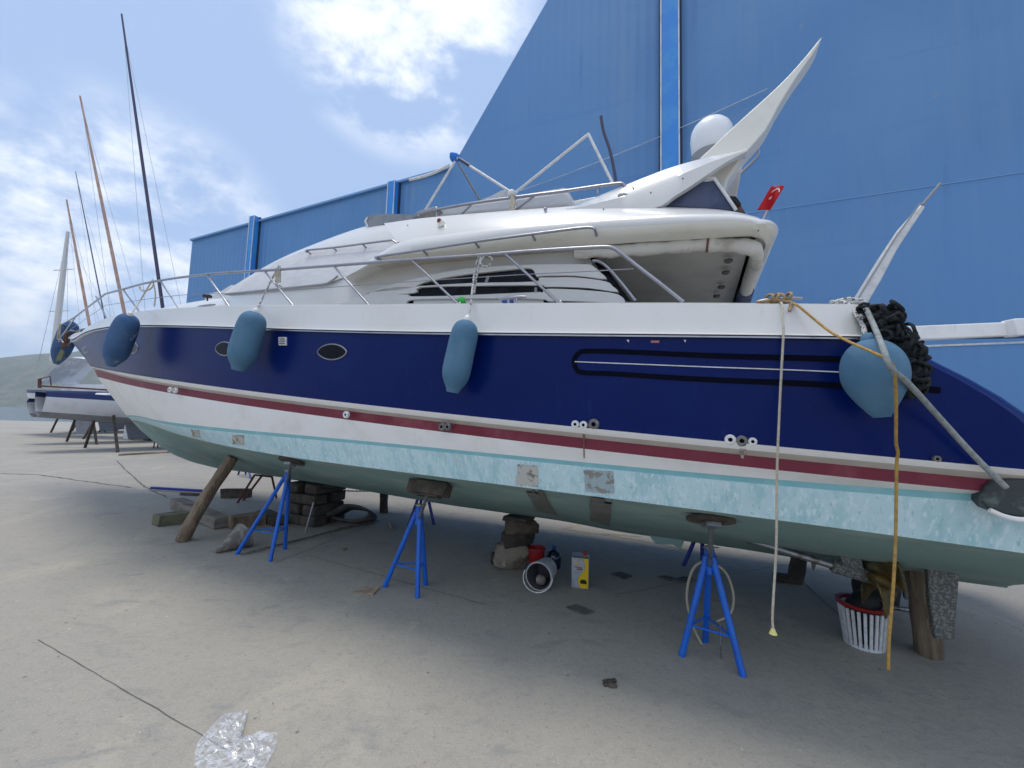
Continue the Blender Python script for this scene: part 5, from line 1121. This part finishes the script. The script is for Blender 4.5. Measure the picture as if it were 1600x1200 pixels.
mb = MB(); mb.bar(G(282, 774)+np.array([0, 0, .03]), G(322, 775)+np.array([0, 0, .03]), .06, .04); o = build('narrow_board', mb, 'dwood', None, loc=G(282, 774), bevel=.004); tag(o, 'narrow dark board next to the blue steel bar', 'board')
# canvas-wrapped cone lying by the first stand
ca = G(336, 866)+np.array([0, 0, .02]); cb2 = G(372, 858)+np.array([.0, .1, .14]); mb = MB(); mb.lathe(ca, cb2, [(0, .005), (.1, .03), (.6, .10), (1, .17), (1.0, .155), (.6, .085), (.2, .02)], 20)
for i_ in range(len(mb.v)): mb.v[i_][2] = max(.005, mb.v[i_][2])
o = build('grey_fabric_cone', mb, mk('grey_woven_fabric', (.15, .135, .115), .95, col2=(.26, .24, .21), scale=12, bump=.5), None, loc=ca, smooth=50, solid=.006); tag(o, 'grey fabric cone lying open towards the foot of the first blue stand', 'cone')
mb = MB(); A_ = []; B_ = []
for (x, y, wd) in [(378, 866, .05), (430, 853, .06), (490, 838, .07), (540, 824, .09), (585, 815, .10)]:
    p = G(x, y, .02); d_ = np.array([.25, 1., 0])*.5; A_.append(p-d_*wd); B_.append(p+d_*wd*2.4)
mb.grid([A_, [(a+b)/2+np.array([0, 0, .012]) for a, b in zip(A_, B_)], B_]); o = build('flat_webbing_strap', mb, mk('dirty_webbing', (.10, .09, .08), .95, col2=(.17, .15, .13), scale=9, bump=.4), None, loc=G(480, 840), smooth=60, solid=.01); tag(o, 'flat dirty lifting strap stretched on the ground past the timber crib', 'strap')
# looped rubber belt
mb = MB(); c = G(545, 818); pts = []
for t in np.linspace(-2.4, 2.5, 30):
    pts.append(c+np.array([.05+.33*math.cos(t), .0, .14+.13*math.sin(t)]))
pts = [c+np.array([-.40, 0, .07]), c+np.array([-.33, 0, .10])]+pts[::-1][4:]
rows = [[p+np.array([.25*dy, dy, -.5*dy]) for p in pts] for dy in (-.11, .11)]
mb.grid(rows); o = build('rubber_belt', mb, mk('old_rubber_belt', (.07, .062, .055), .85, col2=(.12, .10, .09), scale=7, bump=.4), None, loc=c, smooth=60, solid=.028); tag(o, 'thick curled rubber belt standing in a loop beside the timber crib', 'belt')
# chain from the crib
mb = MB(); a = D(505, 763, 6.6); b = D(583, 767, 6.9); k = 26
for i in range(k):
    c = a+(b-a)*i/k-np.array([0, 0, .02*math.sin(math.pi*i/k)]); ax = np.array([0, 0, 1.]) if i % 2 else yn; d = nrm(b-a)
    mb.tube([c+d*.020*math.cos(t)+ax*.011*math.sin(t) for t in np.linspace(0, 6.28, 9)[:-1]], .005, 5, closed=True)
o = build('chain', mb, 'black', None, loc=a); tag(o, 'dark chain pulled level from the timber crib along the far side', 'chain')
# flat scraps on the ground
def scrap(pts, th, mat, label, name='board_scrap', cat='board'):
    p = [G(x, y, th+.002) for x, y in pts]; mb = MB(); mb.prism(p, (0, 0, -th)); o = build(name, mb, mat, None, loc=G(*pts[0]), bevel=.001, smooth=0); tag(o, label, cat); return o
scrap([(552, 924), (583, 928), (594, 916), (572, 916)], .014, 'ply', 'tan plywood offcut beside the foot of the middle blue stand')
scrap([(884, 948), (911, 960), (930, 955), (900, 943)], .012, 'slate2', 'grey tile lying in front of the oil can')
scrap([(955, 895), (975, 903), (988, 899), (970, 893)], .014, 'slate', 'dark flat board to the right of the oil can', )
scrap([(1028, 900), (1045, 905), (1056, 903), (1040, 899)], .014, 'slate', 'dark scrap of board left of the hose stand', )
scrap([(1054, 906), (1072, 909), (1082, 902), (1066, 900)], .014, 'slate', 'darker board scrap touching the shadow of the hose stand')
scrap([(530, 858), (536, 860), (542, 856), (536, 855)], .01, 'ply', 'tiny wood chip on the ground between two blue stands', 'wood_chip', 'wood chip')
mb = MB(); mb.tube([G(608, 816, .02), G(613, 826, .02)], .02, 10); o = build('wood_peg', mb, 'ply', None, loc=G(613, 826), smooth=50); tag(o, 'short round peg lying left of the far blue stand', 'peg')
scrap([(507, 792), (520, 793), (525, 795), (512, 795)], .01, 'black', 'small black scrap between the crib and the rubber belt', 'rubber_scrap', 'scrap')
# bucket, red canister, bottle and oil can
bp = G(850, 925); ax = nrm(np.array([-.42, -1., 0])); bc = bp+np.array([.0, .17, .135])
bk = root('bucket', bp, 'white plastic bucket lying on its side with the mouth facing out', 'bucket')
m0 = bc+ax*.15; m1 = bc-ax*.14; mb = MB(); mb.lathe(m0, m1, [(0, .135), (.03, .143), (.07, .143), (.09, .135), (1, .108), (1, .001), (.98, .001), (.97, .100), (.02, .128), (0, .135)], 32); build('bucket_body', mb, 'bucket', bk, smooth=40)
mb = MB(); mb.lathe(m0-ax*.006, m1+ax*.01, [(0, .1265), (.95, .097), (.96, .001)], 32); build('bucket_inner_shade', mb, mk('bucket_shade_colour', (.075, .075, .08), .6), bk, smooth=40)  # dark inner cone: the shade inside the bucket put into its colour
sx = nrm(np.cross(ax, np.array([0, 0, 1.]))); mb = MB(); mb.tube([m0+ax*(.02+.06*math.sin(t))+sx*math.cos(t)*.150*1.02+np.array([0, 0, -1.])*math.sin(t)*.125 + sx*.0 for t in np.linspace(-.35, math.pi+.1, 24)], .006, 8); build('handle', mb, 'plug', bk, smooth=60)
o = MB(); o.blob(bc+ax*.05-np.array([0, 0, .05]), (.05, .07, .045), 44, .2); o = build('brown_cup', o, mk('muddy_cup', (.20, .16, .14), .7, col2=(.3, .28, .26), scale=15), None, loc=bc-np.array([0, 0, .1])); tag(o, 'muddy brown lump lying inside the tipped bucket', 'cup')
rp = G(838, 893); mb = MB(); rp = rp+np.array([0, .03, 0]); mb.lathe(rp, rp+np.array([0, 0, .26]), [(0, .001), (0, .07), (.04, .08), (.9, .095), (.93, .103), (1, .103), (1, .092), (.1, .075), (.1, .001)], 24); o = build('red_pot', mb, 'redp', None, loc=rp, smooth=40); tag(o, 'deep red plastic pot beside the rock stack', 'pot')
bt = G(861, 888)+np.array([.03, .02, 0]); br = root('dark_bottle', bt, 'dark blue glossy bottle with blue cap behind the bucket', 'bottle')
mb = MB(); mb.lathe(bt, bt+np.array([0, 0, .24]), [(0, .001), (0, .075), (.08, .085), (.55, .088), (.75, .07), (.85, .035), (.9, .022)], 24); build('bottle_body', mb, 'bottle', br, smooth=50); mb = MB(); mb.lathe(bt+np.array([0, 0, .21]), bt+np.array([0, 0, .25]), [(0, .025), (1, .025), (1, .001)], 16); build('cap', mb, 'bcap', br)
# oil can
oc = G(909, 921); can = root('oil_can', oc, 'white and yellow rectangular oil can with red cap standing under the hull', 'can')
cy_ = RAD(-14); cx_ = np.array([math.cos(cy_), math.sin(cy_), 0]); cyv = np.array([-math.sin(cy_), math.cos(cy_), 0]); zz_ = np.array([0, 0, 1.]); cw, cdp, chh = .175, .10, .325
cc = oc+np.array([-.005, .07, 0])
mb = MB(); mb.box(cc+zz_*chh/2, (cw, cdp, chh), [cx_, cyv, zz_]); body = build('can_body', mb, 'tin', can, bevel=.006)
def cp(u, v, l=.0012): return cc+cx_*(u-.5)*(cw-.006)-cyv*(cdp/2+l)+zz_*(v*chh)
mb = MB(); cur = [(.62, .97), (.78, .80), (.80, .66), (.66, .52), (.45, .36), (.38, .22), (.50, .03)]; cu_ = [(a, b) for a, b in [(p[0], p[1]) for p in smooth_path([(x, y, 0) for x, y in cur], 5)]]
mb.grid([[cp(u, v) for u, v in cu_], [cp(1., v) for u, v in cu_]]); build('yellow_print', mb, 'yellow', body, smooth=0)
mb = MB(); mb.grid([[cp(u-.03, v, .0016) for u, v in cu_], [cp(u, v, .0016) for u, v in cu_]]); build('dark_swoosh', mb, 'grey', body, smooth=0)
mb = MB(); mb.grid([[cp(0, .93, .0016), cp(1, .93, .0016)], [cp(0, .995, .0016), cp(1, .995, .0016)]]); build('dark_top_band', mb, mk('dark_tin_band', (.07, .07, .06), .5), body, smooth=0)
def prect(u0, u1, v0, v1, mat, nm, l=.002):
    mb = MB(); mb.add([cp(u0, v0, l), cp(u1, v0, l), cp(u1, v1, l), cp(u0, v1, l)], [(0, 1, 2, 3)]); build(nm, mb, mat, body, smooth=0)
for i in range(6): prect(.18+i*.075, .235+i*.075, .635-i*.004, .675-i*.004, 'printred', 'red_lettering')
prect(.30, .62, .575, .605, 'printblk', 'black_lettering'); prect(.18, .40, .49, .505, 'grey', 'small_lettering'); prect(.18, .34, .43, .442, 'grey', 'small_lettering')
mb = MB(); sc = [(0, -.02)]+[(.105*math.cos(a)*(1+.08*math.cos(8*a)), .052*math.sin(a)*(1+.06*math.cos(8*a))) for a in np.linspace(-.3, math.pi+.3, 20)]
mb.add([cp(.27+a, .76+b, .002) for a, b in sc], [tuple(range(len(sc)))]); build('shell_emblem', mb, 'yellow', body, smooth=0)
mb = MB(); cpos = [(.50, .20), (.56, .27), (.72, .285), (.86, .27), (.93, .20), (.90, .155), (.55, .155)]; mb.add([cp(a, b, .002) for a, b in cpos], [tuple(range(len(cpos)))]); build('printed_car_shape', mb, 'printblk', body, smooth=0)
mb = MB(); k_ = cc+cx_*.045+zz_*chh; mb.lathe(k_, k_+zz_*.035, [(0, .019), (1, .018), (1, .001)], 16); build('cap', mb, 'redp', can, smooth=40)
mb = MB(); mb.tube([cc-cx_*.06+zz_*chh, cc-cx_*.055+zz_*(chh+.018), cc+cx_*.0+zz_*(chh+.018), cc+cx_*.01+zz_*chh], .004, 6); build('handle', mb, 'dsteel', can)
# hose loop at the stern stand
pts = []
hc = D(1109, 925, 3.45)
for x, y in [(1120, 971), (1140, 960), (1146, 940), (1144, 920), (1136, 898), (1122, 884), (1100, 878), (1085, 886), (1076, 908), (1073, 935), (1078, 962), (1088, 990), (1102, 1015), (1118, 1032), (1124, 1034)]:
    pts.append(D(x, y, 3.52 if y < 1000 else 3.52-(y-1000)*.006))
rope_thing('hose', pts, .0105, mk('cream_hose', (.42, .38, .29), .6), 'cream hose looped around the legs of the stern blue stand', 'hose')
# basket and black bag under the stern
bs_ = G(1368, 1022)+np.array([.03, .14, 0]); ba = root('laundry_basket', bs_, 'white slatted plastic basket with a red rim under the stern', 'basket')
hB = .33
mb = MB(); mb.lathe(bs_+np.array([0, 0, hB-.028]), bs_+np.array([0, 0, hB]), [(0, .165), (.1, .175), (1, .18), (1, .15), (0, .15), (0, .165)], 32)
for v in mb.v:
    pass
build('basket_rim', mb, 'redp', ba, smooth=40)
for k in range(26):
    a = 2*math.pi*k/26; u_ = np.array([math.cos(a), math.sin(a), 0]); mb = MB(); mb.bar(bs_+u_*.125, bs_+u_*.16+np.array([0, 0, hB-.04]), .02, .012, up=u_); build('slat', mb, 'plug', ba)
mb = MB(); mb.lathe(bs_, bs_+np.array([0, 0, .02]), [(0, .001), (0, .13), (1, .13), (1, .001)], 24); build('basket_floor', mb, 'plug', ba)
mb = MB(); mb.blob(bs_+np.array([.0, .0, .22]), (.10, .10, .19), 51, .12); o = build('black_bag', mb, 'black', None, loc=bs_+np.array([0, 0, .03]), smooth=50); tag(o, 'black plastic bag stuffed inside the red rimmed basket', 'bag')
mb = MB(); mb.blob(G(1420, 985)+np.array([.02, .35, .22]), (.16, .14, .22), 57, .15); o = build('black_bag', mb, 'black', None, loc=G(1420, 985)+np.array([.02, .35, 0]), smooth=50); tag(o, 'dark bag standing on the ground behind the stern post', 'bag')
mb = MB(); mb.tube([D(1385, 948, 3.6), D(1432, 955, 3.6)], .018, 8); o = build('steel_tube', mb, 'dsteel', None, loc=D(1400, 950, 3.6), smooth=60); tag(o, 'short pale tube lying across between the basket and the stern post', 'tube')
# crumpled plastic bag in the foreground
c = G(365, 1160); outl = [(303, 1198), (306, 1172), (314, 1155), (330, 1138), (350, 1118), (372, 1114), (388, 1111), (382, 1130), (375, 1147), (386, 1158), (400, 1161), (412, 1157), (428, 1147), (434, 1150), (430, 1172), (420, 1190), (412, 1208), (380, 1215), (330, 1213)]
og = [G(x, y) for x, y in outl]; cen = sum(og)/len(og); rr = random.Random(8); rows = []
for i, t in enumerate(np.linspace(0, 1, 16)):
    row = []
    for k, p in enumerate(smooth_path(og+[og[0]], 4)):
        q = cen+(p-cen)*t; h = .045*(1-t)**.5+.0
        row.append(np.array([q[0], q[1], .006+max(0, (.036*(1-t**3)*(.55+.45*math.sin(q[0]*47+q[1]*31)*math.cos(q[1]*53-q[0]*19))+rr.uniform(-.005, .006)*(t < .98)))]))
    rows.append(row)
mb = MB(); mb.grid(rows); o = build('plastic_bag', mb, 'film', None, loc=cen, smooth=25); tag(o, 'crumpled clear plastic bag on the concrete in the foreground', 'plastic bag')
mb = MB()
for k in range(7): mb.blob(G(951+rr.uniform(-9, 9), 1069+rr.uniform(-6, 6))+np.array([0, 0, .008]), (.018, .014, .010), 60+k, .4, n=2)
o = build('dark_dirt_clump', mb, 'dwood', None, loc=G(951, 1069)); tag(o, 'small dark clump of dirt on the bare concrete in front', 'dirt')

# ================================================================== boats, masts and clutter in the distance
def sailboat(name, foot, head_deg, L, beam, zk, hull_h, mast, mat_mast, label, r_m=.09, hull='whull', boomL=0., extra_white=False, stripe='bluestr', spread=True, props=(-.28, .05, .3)):
    foot = A3(foot); a = RAD(head_deg); fx = np.array([math.cos(a), math.sin(a), 0]); fy = np.array([-math.sin(a), math.cos(a), 0]); up = np.array([0, 0, 1.])
    r = root(name, foot, label, 'sailing boat')
    Q_ = lambda x, y, z: foot+fx*x+fy*y+up*z
    mb = MB(); rows = []
    for lv in (0, .12, .2, .55, .8, 1.):
        row = []
        for i in range(25):
            u = i/24; x = -L/2+L*u+(.6*lv*max(0, u-.8)*5*.5); bw = beam/2*math.sin(math.pi*min(1., (u*.86+.12)))**.8*(1 if u < .99 else .05)*(.15+.85*math.sin(lv*math.pi/2)**.6)
            z = zk+hull_h*lv+.25*(u-.4)**2*lv+(1-lv)*(.55*abs(u-.45)*1.3)
            row.append((x, bw if lv > 0 else .02, z))
        rows.append(row)
    for sd in (1, -1): mb.grid([[Q_(x, y*sd, z) for x, y, z in row] for row in rows], mrows=[1, 1, 0, 0, 2][:5])
    mb.grid([[Q_(x, y, z) for x, y, z in rows[-1]], [Q_(x, -y, z) for x, y, z in rows[-1]]], m=0)
    build('hull', mb, [hull, 'ghull', stripe], r, smooth=50)
    mb = MB(); mb.prism([Q_(-.7, .06, zk+.3), Q_(.9, .06, zk+.3), Q_(.6, .06, .12), Q_(-.4, .06, .12)], fy*-.12); build('keel', mb, 'ghull', r)
    mb = MB(); mb.prism([Q_(-L*.22, beam*.22, zk+hull_h), Q_(L*.18, beam*.16, zk+hull_h), Q_(L*.18, -beam*.16, zk+hull_h), Q_(-L*.22, -beam*.22, zk+hull_h)], up*.45); build('cabin', mb, hull, r, bevel=.08)
    for sx_ in props:
        for sd in (1, -1):
            mb = MB(); mb.bar(Q_(L*sx_, sd*beam*.6, 0), Q_(L*sx_, sd*beam*.32, zk+hull_h*.35), .08, .08); build('prop', mb, 'dwood', r)
    mb = MB(); m0_, m1_ = A3(mast[0]), A3(mast[1]); mb.tube([m0_, m0_+(m1_-m0_)*.6, m1_], [r_m, r_m*.85, r_m*.5], 10); mo = build('mast', mb, mat_mast, r, smooth=60)
    d = m1_-m0_; px_ = nrm(np.cross(d, np.array([.2, 1, 0])))
    if spread:
        for t in (.38, .7):
            mb = MB(); mb.tube([m0_+d*t-px_*.75, m0_+d*t+px_*.75], .03, 6); build('spreader', mb, mat_mast, mo)
    for q in ((m0_+px_*1.1, m0_-px_*1.1, Q_(L/2, 0, zk+hull_h), Q_(-L/2, 0, zk+hull_h)) if boomL else (m0_+px_*1.1, m0_-px_*1.1)):
        mb = MB(); mb.tube([m1_-d*.05, q], .006, 4); build('stay_wire', mb, 'wire', mo)
    if boomL:
        mb = MB(); b0 = m0_+nrm(d)*.9; mb.tube([b0, b0-fx*boomL], .06, 8); build('boom', mb, mat_mast, r)
    return r, Q_
M1 = (D(262, 486, 19.), D(190, 22, 19.))
sailboat('sailing_boat', (M1[0][0]+.3, 19.5, 0), 62, 8.5, 2.6, 1.0, 1.2, (M1[0]-np.array([-.15, 0, 1.5]), M1[1]), 'mastd', 'sailing boat behind the yacht bow carrying the tallest, dark mast', .075, spread=False)
M2 = (D(205, 495, 22.), D(125, 150, 22.))
sailboat('sailing_boat', (M2[0][0]+.6, 22.5, 0), 66, 8.0, 2.4, .9, 1.1, (M2[0]-np.array([-.4, 0, 2.3]), M2[1]), 'masto', 'sailing boat behind the bow with a pinkish brown mast in the middle', .085, spread=False)
# moored boats further out, showing only their masts above the bow
w1 = sailboat('sailing_boat', (D(128, 610, 25.)[0]+.5, 25., 0), 170, 8.8, 2.7, 1.35, 1.25, (D(84, 556, 24.6)-np.array([0, 0, .3]), D(106, 362, 24.6)), 'mastw', 'white sailing boat with a blue stripe and pale cover left of the yacht bow', .16, boomL=2., props=(-.25,))
Q_ = w1[1]; mb = MB(); T_px = [(64, 600), (76, 585), (86, 574), (100, 561), (112, 558), (160, 565), (215, 570), (230, 605)]
tp2 = [D(x, y, 24.0) for x, y in T_px]; mb.grid([tp2, [p+np.array([.0, 1.0, .18]) for p in tp2], [p+np.array([.0, 2.0, 0]) for p in tp2]]); build('boat_cover', mb, 'tarp', w1[0], smooth=60)
bt_ = [D(60, 603, 23.9), D(120, 608, 23.9), D(230, 621, 23.9)]
mb = MB(); mb.tube([D(62, 592, 23.9), D(62, 606, 23.9)], .08, 8); mb.tube([D(62, 592, 23.9), D(78, 588, 23.9), D(80, 602, 23.9)], .03, 6); build('pulpit', mb, 'rust', w1[0]); mb = MB(); mb.bar(D(62, 603, 23.85), D(232, 613, 23.85), .05, .09); build('toe_rail', mb, 'rust', w1[0])
M4 = (D(146, 530, 29.), D(104, 312, 29.))
sailboat('sailing_boat', (M4[0][0]+1.2, 29.5, 0), 75, 8.0, 2.4, .9, 1.1, (M4[0]-np.array([-.5, 0, 2.0]), M4[1]), 'masto', 'sailing boat whose reddish mast leans left behind the bow rail', .095, spread=False)
M5 = (D(168, 500, 32.), D(118, 268, 32.))
sailboat('sailing_boat', (M5[0][0]+1.6, 32.5, 0), 80, 8.0, 2.4, .9, 1.1, (M5[0]-np.array([-.5, 0, 2.2]), M5[1]), 'mastd', 'sailing boat with the thinnest grey mast behind the bow', .045, spread=False)
# small buildings and containers far beyond the bow
def hut(name, x0, x1, ytop, ybot, mat, dep, label, cat, roofmat=None, win=()):
    a = G(x0, ybot); Y = a[1]; b = D(x1, ybot, Y); top = D(x0, ytop, Y)[2]; r = root(name, (a+b)/2*np.array([1, 1, 0]), label, cat)
    mb = MB(); cx = (a[0]+b[0])/2; wd = abs(b[0]-a[0]); mb.box((cx, Y+dep/2, top/2), (wd, dep, top)); build('body', mb, mat, r, bevel=.02)
    for (u, v, ww, hh, mt) in win:
        mb = MB(); mb.box((cx+(u-.5)*wd, Y-.01, v*top), (ww*wd, .04, hh*top)); build('panel', mb, mt, r)
    return r
hut('white_cabin', 192, 214, 650, 686, 'whull', 3, 'white site cabin seen just under the yacht bow', 'cabin', win=[(.3, .7, .25, .25, 'glass'), (.75, .45, .25, .8, 'grey')])
hut('orange_skip', 205, 225, 675, 687, 'orange', 2, 'orange and cream skip in front of the white cabin', 'skip', win=[(.5, .55, .12, .9, 'trim')])
hut('dark_container', 223, 262, 668, 688, 'cont', 4, 'dark shipping container right of the orange skip', 'container', win=[(.2+.15*k, .5, .02, .9, 'grey') for k in range(5)])
sh_ = root('sawhorse', G(243, 699), 'tiny dark sawhorse beyond the bow on pale concrete', 'sawhorse')
for x in (240, 246):
    mb = MB(); mb.bar(G(x, 700), G(x+1, 700)+np.array([0, 0, .42]), .04, .04); build('leg', mb, 'dwood', sh_)
mb = MB(); mb.bar(G(232, 699)+np.array([0, 0, .42]), G(252, 699)+np.array([0, 0, .44]), .05, .06); build('top_bar', mb, 'dwood', sh_)
# a cable strung along the shed
for (pa, pb, sg, lab) in [((740, 322), (1200, 138), .25, 'thin pale cable strung across the blue shed wall behind the arch')]:
    a, b = [WP(*wall_hit(*q, .1), .1) for q in (pa, pb)]; p = [a+(b-a)*t-np.array([0, 0, sg*4*t*(1-t)*.6]) for t in np.linspace(0, 1, 14)]
    mb = MB(); mb.tube(p, .009, 6); o = build('overhead_cable', mb, 'trim', None, loc=a, smooth=60); tag(o, lab, 'cable')

# ------------------------------------------------------------------ the air
mb = MB(); mb.box((0, 0, 163), (4000, 4000, 336)); hz = bpy.data.materials.new('pale_air'); hz.use_nodes = True; t = hz.node_tree; t.nodes.clear()
pv = N(t, 'ShaderNodeVolumePrincipled'); pv.inputs['Density'].default_value = .00022; pv.inputs['Color'].default_value = (.9, .95, 1, 1); pv.inputs['Anisotropy'].default_value = .2
ou = N(t, 'ShaderNodeOutputMaterial'); t.links.new(pv.outputs[0], ou.inputs['Volume'])
o = build('haze', mb, hz, smooth=0); o['kind'] = 'stuff'
